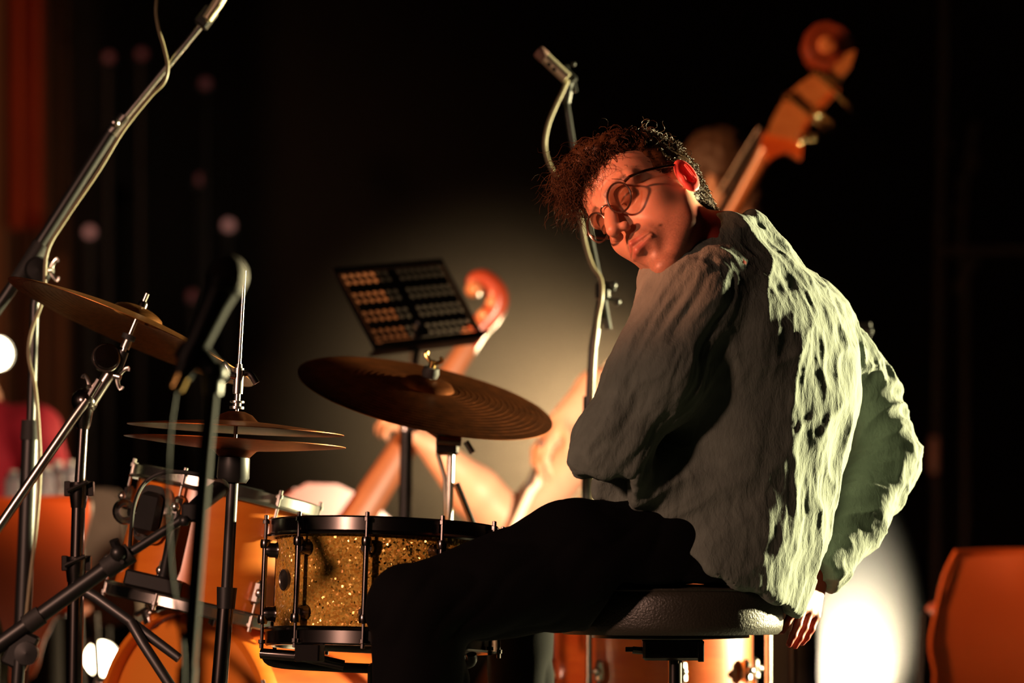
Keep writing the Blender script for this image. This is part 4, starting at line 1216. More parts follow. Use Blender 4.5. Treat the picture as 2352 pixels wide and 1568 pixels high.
# pale green cloth hanging at the left edge
Yg = 6.9
rings = []
for k in range(14):
    z = 1345 + k * 30
    wdt = 10 + 28 * min(1, k / 5) + 4 * math.sin(k * 0.7)
    rings.append([P(-40 + wdt * math.cos(a) * (1 + 0.10 * math.sin(5 * a + 0.3 * k)) + 22 * min(1, k / 6), z, Yg + 0.04 * math.sin(a)) for a in [2 * math.pi * j / 40 for j in range(40)]])
o = MB().ring_strip(rings).build('cloth', M_green, angle=60)
tag(o, 'sliver of pale green cloth at the lower left edge', 'cloth')
q = P(-40, 1345, Yg)
t = thing('coat_stand', 'thin black post behind the green cloth at the left edge', 'stand', (q.x, Yg, 0))
MB().tube([(q.x, Yg, 0.0), (q.x, Yg, q.z + 0.01)], 0.006, 8).build('post', M_black, t)
MB().lathe([(0.0001, 0.02), (0.10, 0.016), (0.11, 0.0), (0.0001, 0.0)], (q.x, Yg, 0), (0, 0, 1), 20).build('base', M_black, t)

# ================================================================== lamps and rigging at the rear
def lantern(px, py, Y, r, m, label, floor_post=True, aim=(0.1, -1, 0.0), group=None, sx=1.0):
    c = P(px, py, Y)
    t = thing('stage_lantern', label, 'lamp', (c.x, Y, 0), group)
    a = Vector(aim).normalized()
    e1, e2, _ = frame(a, (0, 0, 1))
    MB().lathe([(0.0001, -0.16), (r * 0.7, -0.15), (r * 1.1, -0.08), (r * 1.12, 0.012), (r * 1.02, 0.014), (r * 1.02, -0.004), (0.0001, -0.006)], c, a, 24).build('lantern_can', M_black, t)
    MB().lathe([(0.0001, 0.010), (r * 0.7, 0.007), (r, 0.0), (0.0001, -0.004)], c, a, 24).build('lens', m, t)
    MB().torus(c - a * 0.06, r * 1.35, 0.006, (a.x, a.y, 0), 20, 6, math.pi * 0.5, math.pi * 1.5, hint=(0, 0, 1)).build('yoke', M_black, t)
    MB().tube([c - a * 0.06 - V(0, 0, r * 1.3), (c.x - a.x * 0.06, Y - a.y * 0.06, 0.02)], 0.012, 8).build('post', M_black, t)
    MB().lathe([(0.0001, 0.02), (0.14, 0.016), (0.15, 0.0), (0.0001, 0.0)], (c.x - a.x * 0.06, Y - a.y * 0.06, 0), (0, 0, 1), 20).build('base', M_black, t)
    return t
lantern(231, 1512, 8.75, 0.040, M_lens, 'glowing white lamp low at the left behind the stands', aim=(0.35, -0.94, 0))
lantern(-8, 812, 10.5, 0.042, M_lens, 'warm glowing lamp cut by the left edge of the picture', aim=(0.55, -0.83, 0))
lantern(525, 517, 13.2, 0.022, M_dim, 'faint pink lamp above the foreground microphone', group='dim lamps at the rear')
lantern(206, 533, 13.4, 0.022, M_dim, 'faint brownish-pink lamp left of the boom stand', group='dim lamps at the rear')
for ki, (x, y_, lb) in enumerate(((472, 192, 'faint red lamp high right of the left boom'), (462, 412, 'faint red lamp below the high red lamp'), (442, 680, 'faint red lamp left of the vocal microphone'), (250, 132, 'faint lamp left of the boom cable near the top'), (325, 124, 'faint lamp directly left of the hanging boom cable'))):
    lantern(x, y_, 12.8 + 0.37 * ki, 0.021, M_dim2, lb, group='dim lamps at the rear')

Ys = 13.0
M_pipe = mat('dull_pipe', (0.075, 0.055, 0.042), 0.6, 0.3)
t = thing('scaffold_frame', 'dim pipe frame with a crossbar in the dark at right', 'scaffold', (P(2150, 1400, Ys).x, Ys, 0))
MB().tube([(P(2150, 1400, Ys).x, Ys, 0.0), P(2150, 1000, Ys), P(2158, 500, Ys), P(2172, -200, Ys)], 0.017, 10).build('upright', M_pipe, t)
MB().tube([(P(2216, 1400, Ys).x, Ys, 0.0), P(2216, 600, Ys)], 0.015, 10).build('upright', M_pipe, t)
MB().tube([P(2156, 577, Ys), P(2560, 572, Ys)], 0.019, 10).build('crossbar', M_pipe, t)
MB().tube([P(2190, 668, Ys), P(2245, 595, Ys)], 0.014, 10).build('diagonal_brace', M_pipe, t)
MB().tube([(P(2540, 1400, Ys).x, Ys, 0.0), P(2540, 560, Ys)], 0.015, 10).build('upright', M_pipe, t)
MB().box(P(2145, 1045, Ys - 0.03), (0.034, 0.02, 0.13), bev=0.3).build('tape_marker', M_tag, t)
for (x, y_, s_) in ((2232, 305, 0.03), (2237, 372, 0.03), (2205, 425, 0.025), (2178, 335, 0.02), (2150, 490, 0.02), (2195, 480, 0.02)):
    MB().box(P(x, y_, Ys - 0.03), (s_ * 0.8, 0.03, s_ * 2), bev=0.3).build('pipe_coupler', M_pipe, t)
MB().tube([P(2205, 600, Ys), P(2215, 430, Ys), P(2240, 280, Ys)], 0.012, 8).build('upright', M_pipe, t)
# ================================================================== people
def A(*a): return np.array(a, float)
def PA(px, py, Y): return np.array(P(px, py, Y))

# ---------------------------------------------------------------- the drummer
HX = A(0.48, -0.60, 0.64)                    # the head's own left
HZ = A(-0.507, 0.406, 0.76)                  # the head's up
HX /= np.linalg.norm(HX); HZ -= HX * (HZ @ HX); HZ /= np.linalg.norm(HZ)
HF = np.cross(HX, HZ)                        # where the face points
EYE = PA(1408, 481, 5.885)
HO = EYE - HF * 0.088                        # head origin: between the ears at eye height
HM = np.stack([HX, HF, HZ])                  # rows: local axes
def to_world(v): return HO + v @ HM
def to_head(v): return (v - HO) @ HM.T

def head_volume(h, stubs=None):
    q = Vol((-0.105, -0.125, -0.20), (0.105, 0.145, 0.145), h)
    q.ell((0, -0.014, 0.036), (0.076, 0.098, 0.090), 0.02)
    q.ell((0, 0.022, -0.048), (0.057, 0.062, 0.092), 0.03)
    q.ell((0, 0.050, 0.046), (0.062, 0.046, 0.052), 0.03)
    for s in (-1, 1):
        q.cap((s * 0.052, 0.004, -0.045), (s * 0.046, 0.014, -0.078), 0.017, 0.015, 0.02)
        q.cap((s * 0.046, 0.014, -0.078), (s * 0.014, 0.062, -0.130), 0.016, 0.015, 0.02)
        q.cap((s * 0.012, 0.090, 0.020), (s * 0.052, 0.072, 0.020), 0.011, 0.010, 0.016)
        q.ell((s * 0.043, 0.050, -0.030), (0.020, 0.024, 0.020), 0.022)
    q.ell((0, 0.072, -0.131), (0.018, 0.016, 0.015), 0.016)
    q.ell((0, 0.076, -0.080), (0.029, 0.020, 0.030), 0.018)
    for s in (-1, 1):
        q.ell((s * 0.045, 0.012, -0.038), (0.019, 0.040, 0.038), 0.03)
    for s in (-1, 1):
        q.ell((s * 0.033, 0.104, -0.004), (0.020, 0.017, 0.015), 0.014, cut=True)
        q.ell((s * 0.033, 0.0775, -0.003), (0.0150, 0.0135, 0.0130), 0.004)
        q.cap((s * 0.0215, 0.0895, -0.0085), (s * 0.046, 0.0820, -0.0095), 0.0024, 0.0018, 0.003)     # lower lid
        q.cap((s * 0.021, 0.0925, -0.0045), (s * 0.034, 0.0935, -0.0062), 0.0010, 0.0010, 0.002, cut=True)
    q.cap((0, 0.088, 0.012), (0, 0.112, -0.028), 0.0085, 0.0100, 0.012)
    q.cap((0, 0.105, -0.018), (0, 0.1195, -0.043), 0.0095, 0.0118, 0.008)
    for s in (-1, 1):
        q.ell((s * 0.0125, 0.1050, -0.0485), (0.0090, 0.0115, 0.0085), 0.006)
        q.ell((s * 0.0070, 0.1090, -0.0570), (0.0042, 0.0062, 0.0046), 0.003, cut=True)
        q.cap((s * 0.020, 0.097, -0.050), (s * 0.034, 0.083, -0.078), 0.0016, 0.0016, 0.010, cut=True)
    q.cap((0, 0.1035, -0.058), (0, 0.1015, -0.070), 0.0026, 0.003, 0.005, cut=True)
    for s in (-1, 1):
        q.cap((0, 0.1000, -0.0755), (s * 0.028, 0.0850, -0.0815), 0.0046, 0.0026, 0.006)
        q.cap((0, 0.0975, -0.0895), (s * 0.026, 0.0850, -0.0845), 0.0056, 0.0030, 0.007)
        q.cap((0, 0.1045, -0.0825), (s * 0.032, 0.0850, -0.0830), 0.0022, 0.0018, 0.003, cut=True)
    q.cap((-0.015, 0.090, -0.1040), (0.015, 0.090, -0.1040), 0.004, 0.004, 0.010, cut=True)
    for s in (-1, 1):
        a = 0.30
        R = [[1, 0, 0], [0, math.cos(a), math.sin(a)], [0, -math.sin(a), math.cos(a)]]
        cx_ = s * 0.0825
        q.ell((cx_, -0.016, -0.010), (0.0090, 0.0220, 0.0360), 0.006, R=R)
        q.ell((s * 0.0910, -0.013, -0.010), (0.0070, 0.0130, 0.0235), 0.004, cut=True, R=R)
        q.ell((s * 0.0890, -0.013, -0.019), (0.0065, 0.0075, 0.0090), 0.003, cut=True)
        q.ell((s * 0.0855, 0.002, -0.018), (0.0050, 0.0045, 0.0075), 0.004)
        q.cap((s * 0.0895, -0.020, -0.020), (s * 0.0905, -0.019, 0.006), 0.0024, 0.0024, 0.003)
    return q

BODY = thing('person', 'seated man with curly hair and round glasses in a pale green linen shirt', 'person', (P(1640, 1290, 6.0).x, 6.0, 0))
q = head_volume(0.0020)
nA = to_head(PA(1722, 575, 6.02)); nB = A(0, -0.030, -0.075)
q.cap(nB, nB + (nA - nB) * 0.95, 0.052, 0.060, 0.025)
q.cap((0.03, -0.035, -0.06), (0.035, -0.045, -0.17), 0.018, 0.02, 0.02)
hv, hq = q.mesh()
hv = smooth_mesh(hv, hq, 1, 0.4)
loc = hv.copy()
hn = vnormals(hv, hq)
# forehead creases and small skin relief
cre = 0
for z0, a_ in ((0.050, 0.0016), (0.064, 0.0014), (0.036, 0.0015)):
    cre = cre - a_ * np.exp(-((loc[:, 2] - z0 - 0.15 * np.abs(loc[:, 0])) / 0.0022) ** 2) * np.exp(-(loc[:, 0] / 0.035) ** 2) * (loc[:, 1] > 0.06)
hv = hv + hn * cre[:, None]
hworld = to_world(hv)

# colour attribute: stubble, lips, brows; red light painted on neck and ears
def head_colour(loc):
    col = np.tile(A(0.56, 0.29, 0.19), (len(loc), 1))
    n = vnoise(loc * 900, 3)
    x, y, z = loc.T
    beard = np.clip((-0.058 - z) / 0.02, 0, 1) * np.clip((y + 0.02) / 0.03, 0, 1)
    must = np.exp(-((z + 0.066) / 0.008) ** 2) * np.exp(-(x / 0.030) ** 2) * (y > 0.07)
    neck_ = np.clip((z + 0.152) / 0.02, 0, 1)
    k = np.clip(beard * 0.62 * neck_ + must * 0.7, 0, 0.75) * (0.65 + 0.6 * (n - 0.5))
    col = col * (1 - k)[:, None] + A(0.10, 0.055, 0.04) * k[:, None]
    lip = (np.exp(-((z + 0.0758) / 0.0045) ** 2) + np.exp(-((z + 0.0890) / 0.0055) ** 2)) * np.exp(-(x / 0.020) ** 4) * (y > 0.084)
    lip = np.clip(lip, 0, 0.8)
    col = col * (1 - lip)[:, None] + A(0.42, 0.13, 0.10) * lip[:, None]
    ax_ = np.abs(x)
    zb = 0.0225 + 0.05 * (ax_ - 0.03) - 6.0 * (ax_ - 0.034) ** 2
    brow = np.exp(-((z - zb) / 0.0048) ** 2) * (ax_ > 0.012) * (ax_ < 0.056) * (y > 0.05) * (0.55 + 0.5 * n)
    brow = np.clip(brow, 0, 0.9)
    col = col * (1 - brow)[:, None] + A(0.035, 0.018, 0.010) * brow[:, None]
    lash = np.exp(-((z + 0.0055) / 0.0016) ** 2) * (ax_ > 0.020) * (ax_ < 0.047) * (y > 0.08)
    lash = np.clip(lash, 0, 0.9)
    col = col * (1 - lash)[:, None] + A(0.04, 0.02, 0.015) * lash[:, None]
    mole = np.exp(-(((x - 0.040) / 0.0022) ** 2 + ((z + 0.075) / 0.0022) ** 2)) * (y > 0.04)
    col = col * (1 - 0.8 * mole)[:, None]
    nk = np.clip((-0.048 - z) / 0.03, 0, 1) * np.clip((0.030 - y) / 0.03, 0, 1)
    col = col * (1 - 0.9 * nk)[:, None] + A(0.42, 0.03, 0.018) * (0.9 * nk)[:, None]  # red light on neck and jaw corner, put into the skin colour
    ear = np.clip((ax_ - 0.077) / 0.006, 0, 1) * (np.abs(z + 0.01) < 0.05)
    col = col * (1 - 0.85 * ear)[:, None] + A(0.90, 0.10, 0.10) * (0.85 * ear)[:, None]  # glow of light through the ears, painted as red
    return col
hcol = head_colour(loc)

# arms and hands under the clothes (same mesh)
q = Vol((0.05, 5.68, 0.40), (0.80, 6.42, 1.02), 0.0028)
wr = PA(1868, 1318, 6.10)
el = PA(2030, 1062, 6.26)
ar1 = PA(1965, 900, 6.275); ar0 = PA(1840, 760, 6.18)
q.cap(el, wr, 0.040, 0.026, 0.01)
fd = (PA(1846, 1420, 6.045) - wr)
pn = A(-0.75, 0.62, -0.12)                    # palm faces the stool
hc_ = hand_caps(wr, fd, pn, A(-0.35, -0.75, 0.1), [0.16, 0.10, 0.14, 0.22], 0.03, thumb=(0.80, 0.42, 0.50), sc=0.90)
for a_, b_, r0, r1, k in hc_: q.cap(a_, b_, r0, r1, k)
# near forearm folded away behind the sleeve, hand on the far thigh
el2 = PA(1404, 1012, 5.83); wr2 = PA(1490, 1040, 6.05)
q.cap(el2, wr2, 0.030, 0.026, 0.01)
for a_, b_, r0, r1, k in hand_caps(wr2, (0.05, 0.75, -0.55), (0, -0.3, -1), (-1, 0.1, 0), 0.30, 0.05): q.cap(a_, b_, r0, r1, k)
q.cap(PA(1600, 770, 5.91), PA(1506, 860, 5.85), 0.03, 0.03, 0.01); q.cap(PA(1506, 860, 5.85), el2, 0.030, 0.030, 0.01)
q.cap(ar0, ar1, 0.036, 0.036, 0.01); q.cap(ar1, el, 0.036, 0.038, 0.01)
q.cap(PA(1610, 780, 5.93), ar0, 0.030, 0.030, 0.02)
q.cap(PA(1710, 720, 6.03), PA(1650, 1150, 6.02), 0.07, 0.07, 0.03)
av, aq = q.mesh()
acol = np.tile(A(0.34, 0.055, 0.032), (len(av), 1))  # red stage light painted into the skin of arms and hands
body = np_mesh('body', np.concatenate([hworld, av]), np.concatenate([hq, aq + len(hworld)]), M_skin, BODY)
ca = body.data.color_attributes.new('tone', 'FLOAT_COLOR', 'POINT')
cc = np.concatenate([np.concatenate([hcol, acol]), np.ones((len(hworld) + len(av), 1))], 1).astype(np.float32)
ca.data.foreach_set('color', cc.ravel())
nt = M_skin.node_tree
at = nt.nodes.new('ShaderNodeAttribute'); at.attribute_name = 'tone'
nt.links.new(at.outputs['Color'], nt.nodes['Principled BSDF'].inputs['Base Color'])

# ---- glasses
GL = MB()
def HW(x, y, z): return Vector(to_world(A(x, y, z)))
LA = []
for s in (-1, 1):
    c = HW(s * 0.0345, 0.1030, -0.006)
    nrm = Vector(A(s * 0.10, 1, -0.06) @ HM)
    LA.append((c, nrm, s))
root_g = None
fr_ = MB()
for c, nrm, s in LA:
    fr_.torus(c, 0.0240, 0.0017, nrm, 48, 8)
fr_.tube(catmull([HW(-0.0115, 0.1045, 0.000), HW(-0.006, 0.1085, 0.004), HW(0, 0.1105, 0.005), HW(0.006, 0.1085, 0.004), HW(0.0115, 0.1045, 0.000)], 4), 0.0014, 8)
GF = fr_.build('glasses', M_frame, BODY)
GF['label'] = 'round dark-rimmed glasses'
for c, nrm, s in LA:
    MB().lathe([(0.0001, 0.0008), (0.012, 0.0006), (0.0236, 0.0), (0.0236, -0.001), (0.0001, -0.0004)], c, nrm, 40).build('spectacle_lens', M_glass, GF)
    mb = MB().tube([HW(s * 0.0575, 0.0990, 0.006), HW(s * 0.067, 0.092, 0.008)], 0.0026, 8)
    mb.tube(catmull([HW(s * 0.067, 0.092, 0.008), HW(s * 0.0775, 0.06, 0.010), HW(s * 0.0835, 0.01, 0.012), HW(s * 0.0825, -0.010, 0.012), HW(s * 0.0800, -0.028, -0.006)], 5), 0.0024, 8, flat=0.6)
    mb.build('temple_arm', M_frame, GF)

# ---- hair: a rough cap with curls grown on it
def hair_len(x, y, z):
    top = np.clip((z - 0.035) / 0.05, 0, 1)
    front = np.clip((y + 0.00) / 0.07, 0, 1)
    return 0.010 + 0.020 * top + 0.030 * top * front
cap_ = Vol((-0.12, -0.145, -0.10), (0.12, 0.15, 0.175), 0.0035)
cap_.ell((0, -0.018, 0.042), (0.0805, 0.1010, 0.0945), 0.01)
cap_.ell((0, 0.018, 0.090), (0.064, 0.078, 0.038), 0.03)
cap_.ell((0.0, 0.060, 0.098), (0.058, 0.052, 0.032), 0.03)
cap_.cap((0, -0.085, -0.02), (0, -0.072, -0.068), 0.038, 0.028, 0.03)
cap_.ell((0, 0.064, -0.028), (0.070, 0.060, 0.106), 0.012, cut=True)          # face stays free
cap_.ell((0, 0.036, -0.046), (0.11, 0.046, 0.068), 0.012, cut=True)
cap_.ell((0, 0.085, 0.0), (0.11, 0.040, 0.075), 0.012, cut=True)
for s in (-1, 1):
    cap_.ell((s * 0.088, -0.006, -0.020), (0.03, 0.022, 0.036), 0.006, cut=True)
cap_.cap((-0.1, -0.02, -0.10), (0.1, -0.02, -0.10), 0.05, 0.05, 0.01, cut=True)
cv, cq = cap_.mesh()
cn = vnormals(cv, cq)
lump = vnoise(cv * 55, 5) * 0.010 + vnoise(cv * 120, 6) * 0.006 - 0.008
topm = np.clip((cv[:, 2] - 0.02) / 0.05, 0.15, 1)
cv2 = cv + cn * (lump * topm)[:, None]
HAIR = np_mesh('hair', to_world(cv2), cq, M_hair, BODY)
rng = np.random.default_rng(11)
sel = rng.choice(len(cv), 6500, replace=True)
vts, qds = [], []
nv = 0
NS, SEG = 13, 3
for i in sel:
    p = cv2[i] + rng.normal(0, 0.0012, 3); n = cn[i]
    L = float(hair_len(*cv[i])) * rng.uniform(0.6, 1.25)
    long_ = hair_len(*cv[i]) > 0.02
    d = n * 0.7 + A(0, 0.25, 0.1) + rng.normal(0, 0.45, 3)
    if long_ and cv[i][1] > 0.01: d = n * 0.45 + A(-0.55, 0.30, -0.25) + rng.normal(0, 0.40, 3)
    if not long_: d = n * 0.35 + A(0, -0.55, -0.65) + rng.normal(0, 0.25, 3)
    d /= np.linalg.norm(d)
    curl_r = rng.uniform(0.003, 0.008) if long_ else rng.uniform(0.001, 0.0025)
    turns = rng.uniform(1.0, 2.4) if long_ else rng.uniform(0.3, 0.8)
    ph = rng.uniform(0, 6.28)
    u = np.cross(d, rng.normal(0, 1, 3)); u /= np.linalg.norm(u); w2 = np.cross(d, u)
    tt = np.linspace(0, 1, NS)
    # down in head space for forelocks
    sag = A(0, 0.010, -0.010) * (1 if long_ and cv[i][1] > 0.03 else 0.25)
    pts = p + d * (tt * L)[:, None] + sag * (tt ** 2)[:, None] * L / 0.06 + (u[None] * np.cos(ph + turns * 6.28 * tt)[:, None] + w2[None] * np.sin(ph + turns * 6.28 * tt)[:, None] - u * math.cos(ph) - w2 * math.sin(ph)) * (curl_r * np.minimum(tt * 3, 1))[:, None]
    rad = rng.uniform(0.0005, 0.0011) * (1 - 0.75 * tt)
    tang = np.gradient(pts, axis=0); tang /= np.linalg.norm(tang, axis=1, keepdims=True) + 1e-9
    b1 = np.cross(tang, A(0.31, 0.77, 0.55)); b1 /= np.linalg.norm(b1, axis=1, keepdims=True) + 1e-9
    b2 = np.cross(tang, b1)
    rings = np.stack([pts + (b1 * math.cos(6.28 * k / SEG) + b2 * math.sin(6.28 * k / SEG)) * rad[:, None] for k in range(SEG)], 1)
    vts.append(rings.reshape(-1, 3))
    for a in range(NS - 1):
        for k in range(SEG):
            qds.append((nv + a * SEG + k, nv + a * SEG + (k + 1) % SEG, nv + (a + 1) * SEG + (k + 1) % SEG, nv + (a + 1) * SEG + k))
    nv += NS * SEG
curls = np_mesh('curls', to_world(np.concatenate(vts)), np.array(qds), M_hair, HAIR)
curls['kind'] = 'stuff'

# ---- shirt
SH = A(0.62, 0.78, 0); FD = A(-0.78, 0.62, 0)
sec = np.array([  # py, cx, Y, a (shoulder axis), b (front-back)
    (505, 1662, 6.00, 0.060, 0.056), (530, 1664, 6.00, 0.092, 0.072), (560, 1660, 6.00, 0.122, 0.084), (600, 1664, 6.00, 0.152, 0.100),
    (640, 1676, 6.01, 0.176, 0.114), (720, 1716, 6.02, 0.192, 0.132), (800, 1734, 6.03, 0.196, 0.140), (900, 1737, 6.03, 0.193, 0.141),
    (1000, 1724, 6.03, 0.187, 0.140), (1100, 1703, 6.03, 0.183, 0.142), (1200, 1671, 6.02, 0.187, 0.152), (1300, 1622, 6.01, 0.193, 0.166),
    (1390, 1578, 6.00, 0.195, 0.176), (1450, 1555, 6.00, 0.190, 0.176)])
zs = ZC + (HY - sec[:, 0]) / F * sec[:, 2]
xs = (sec[:, 1] - CX) / F * sec[:, 2]
def smooth_interp(z, zz, vv):
    o = np.argsort(zz); zz, vv = zz[o], vv[o]
    fine = np.linspace(zz[0], zz[-1], 400)
    f = np.interp(fine, zz, vv)
    k = np.hanning(25); k /= k.sum()
    fp = np.pad(f, 12, mode='edge'); f2 = np.convolve(fp, k, 'valid')
    return np.interp(z, fine, f2)
def torso_f(X, Y, Z):
    z = Z.ravel()
    cx = smooth_interp(z, zs, xs)[None, None, :]; cy = smooth_interp(z, zs, sec[:, 2])[None, None, :]
    a = smooth_interp(z, zs, sec[:, 3])[None, None, :]; b_ = smooth_interp(z, zs, sec[:, 4])[None, None, :]
    dx, dy = X - cx, Y - cy
    u = dx * SH[0] + dy * SH[1]; f = dx * FD[0] + dy * FD[1]
    k0 = (np.abs(u / a) ** 2.3 + np.abs(f / b_) ** 2.3) ** (1 / 2.3) + 1e-6
    d = (k0 - 1) * np.minimum(a, b_)
    d = np.maximum(d, (Z - zs.max()))
    return np.maximum(d, zs.min() - Z)
q = Vol((0.02, 5.66, 0.42), (0.74, 6.44, 1.16), 0.0038)
q.put(torso_f, (0.0, 5.6, 0.4), (0.8, 6.5, 1.2), 0.02)
# near shoulder, sleeve
s0, s1, s2 = PA(1574, 702, 5.88), PA(1506, 860, 5.84), PA(1408, 1010, 5.82)
q.cap(PA(1655, 612, 5.96), s0, 0.046, 0.060, 0.045)
q.cap(s0, s1, 0.060, 0.066, 0.06)
q.cap(s1, s2, 0.066, 0.052, 0.045)
q.cap(s2, PA(1372, 1052, 5.80), 0.052, 0.040, 0.03)
q.cap(s2, PA(1415, 1090, 5.82), 0.050, 0.048, 0.02)
# far shoulder and sleeve held out behind the back
t0, t1, t2, t3 = PA(1845, 745, 6.17), PA(1968, 900, 6.27), PA(2034, 1062, 6.26), PA(1886, 1305, 6.10)
q.cap(PA(1725, 640, 6.06), t0, 0.050, 0.068, 0.05)
q.cap(t0, t1, 0.070, 0.068, 0.03)
q.cap(t1, t2, 0.068, 0.060, 0.015)
tm = t2 + (t3 - t2) * 0.55
q.cap(t2, tm, 0.060, 0.056, 0.015)
q.cap(tm, t3, 0.054, 0.043, 0.015)
# slack of the shirt front over the lap
q.ell(PA(1500, 1120, 5.93), (0.085, 0.10, 0.06), 0.05)
q.cap(PA(1470, 1125, 5.92), PA(1402, 1140, 5.92), 0.045, 0.020, 0.04)
# cut: hem, sleeve ends
hA, hB = PA(1385, 1153, 6.0), PA(1826, 1400, 6.0)
hd = hB - hA; hn_ = A(-hd[2], 0, hd[0]); hn_ /= np.linalg.norm(hn_)           # points up
if hn_[2] < 0: hn_ = -hn_
def hem_f(X, Y, Z):
    s = ((X - hA[0]) * hd[0] + (Z - hA[2]) * hd[2]) / (hd @ hd)
    wav = 0.004 * np.sin(s * 17) + 0.003 * np.sin(s * 41 + 1) + 0.03 * 4 * np.maximum(s * (1 - s), 0) * -0.55
    return ((X - hA[0]) * hn_[0] + (Z - hA[2]) * hn_[2]) - wav                   # negative below the hem
sl, qq = q.region((0.0, 5.6, 0.4), (0.62, 6.5, 0.70), 0)
hz_ = hem_f(*qq)
arm_keep = np.minimum.reduce([np.sqrt((qq[0] - (t2 + (t3 - t2) * k)[0]) ** 2 + (qq[1] - (t2 + (t3 - t2) * k)[1]) ** 2 + (qq[2] - (t2 + (t3 - t2) * k)[2]) ** 2) - 0.062 for k in np.linspace(0, 1, 9)])
q.v[sl] = np.maximum(q.v[sl], np.where(arm_keep < 0, -1, -hz_))
cz_ = PA(1400, 1089, 5.8)[2]
sl, qq = q.region((PA(1290, 0, 5.8)[0], 5.6, 0.5), (PA(1452, 0, 5.8)[0], 5.90, cz_ + 0.02), 0)
q.v[sl] = np.maximum(q.v[sl], cz_ + 0.003 * np.sin(qq[0] * 120) + 0 * qq[1] - qq[2])
ce = (t3 - tm) / np.linalg.norm(t3 - tm)
def cuff(X, Y, Z): return (X - t3[0]) * ce[0] + (Y - t3[1]) * ce[1] + (Z - t3[2]) * ce[2] - 0.018
sl, qq = q.region(t3 - 0.07, t3 + 0.07, 0)
near = np.sqrt((qq[0] - t3[0]) ** 2 + (qq[1] - t3[1]) ** 2 + (qq[2] - t3[2]) ** 2) < 0.066
q.v[sl] = np.where(near & (qq[1] > 6.03), np.maximum(q.v[sl], cuff(*qq)), q.v[sl])
# collar band
q.tor(PA(1652, 536, 5.99), 0.060, 0.0085, (-0.40, -0.10, 0.9), 0.012)
sv_, sq_ = q.mesh()
sv_ = smooth_mesh(sv_, sq_, 2, 0.5)
sn = vnormals(sv_, sq_)
# which limb is each vertex on
def seg_d(p, a, b_):
    ba = b_ - a; t_ = np.clip(((p - a) @ ba) / (ba @ ba), 0, 1)
    return np.linalg.norm(p - a - t_[:, None] * ba, axis=1), t_
def aniso(p, axis, along, across, seed):
    e = axis / np.linalg.norm(axis)
    c = p @ e
    perp = p - c[:, None] * e
    return vnoise(perp * across + e * (c * along)[:, None] + 50, seed)
def ridge(n): return 1 - np.abs(2 * n - 1)
warp = sv_ + 0.03 * np.stack([vnoise(sv_ * 9, s) - 0.5 for s in (21, 22, 23)], 1)
dN, _ = seg_d(sv_, s0, s1); dN2, _ = seg_d(sv_, s1, s2)
dF, _ = seg_d(sv_, t0, t1); dF2, tF2 = seg_d(sv_, t1, t2); dF3, _ = seg_d(sv_, t2, t3)
wN = np.clip((0.105 - np.minimum(dN, dN2)) / 0.03, 0, 1)
wF = np.clip((0.095 - np.minimum(np.minimum(dF, dF2), dF3)) / 0.02, 0, 1) * (sv_[:, 0] > PA(1860, 0, 6.1)[0])
wT = np.clip(1 - np.maximum(wN, wF), 0, 1)
backdir = A(-0.45, 0.1, -0.9)
dT = 0.0085 * (ridge(aniso(warp, backdir, 4.0, 13, 1)) ** 1.6 - 0.45) + 0.0030 * (ridge(aniso(warp, A(0.35, 0.1, -0.94), 7, 30, 41)) ** 1.4 - 0.45) + 0.0010 * (ridge(vnoise(warp * 60, 42)) - 0.5) + 0.0055 * (ridge(aniso(warp, A(-0.85, 0, -0.45), 5, 24, 2)) ** 1.5 - 0.4) + 0.0022 * (ridge(aniso(warp, A(-0.25, 0, -1), 12, 60, 3)) - 0.5)
dNn = 0.009 * (ridge(aniso(warp, s2 - s0, 4, 20, 4)) ** 1.6 - 0.45) + 0.0065 * (ridge(aniso(warp, s2 - s0, 9, 48, 5)) - 0.5) + 0.0036 * (ridge(aniso(warp, s2 - s0, 18, 100, 8)) - 0.5)
crn = np.clip(1 - np.linalg.norm(sv_ - PA(1390, 1030, 5.78), axis=1) / 0.11, 0, 1)
dNn = dNn + crn * 0.007 * (ridge(vnoise(warp * 34, 14)) - 0.5)
dFf = 0.0010 * (ridge(vnoise(warp * 60, 43)) - 0.5) + 0.010 * (ridge(aniso(warp, A(-0.8, 0, -0.35), 8, 26, 6)) ** 1.5 - 0.45) + 0.004 * (ridge(aniso(warp, A(-0.9, 0, -0.2), 14, 55, 7)) - 0.5)
disp = -(wT * dT + wN * dNn + wF * dFf)
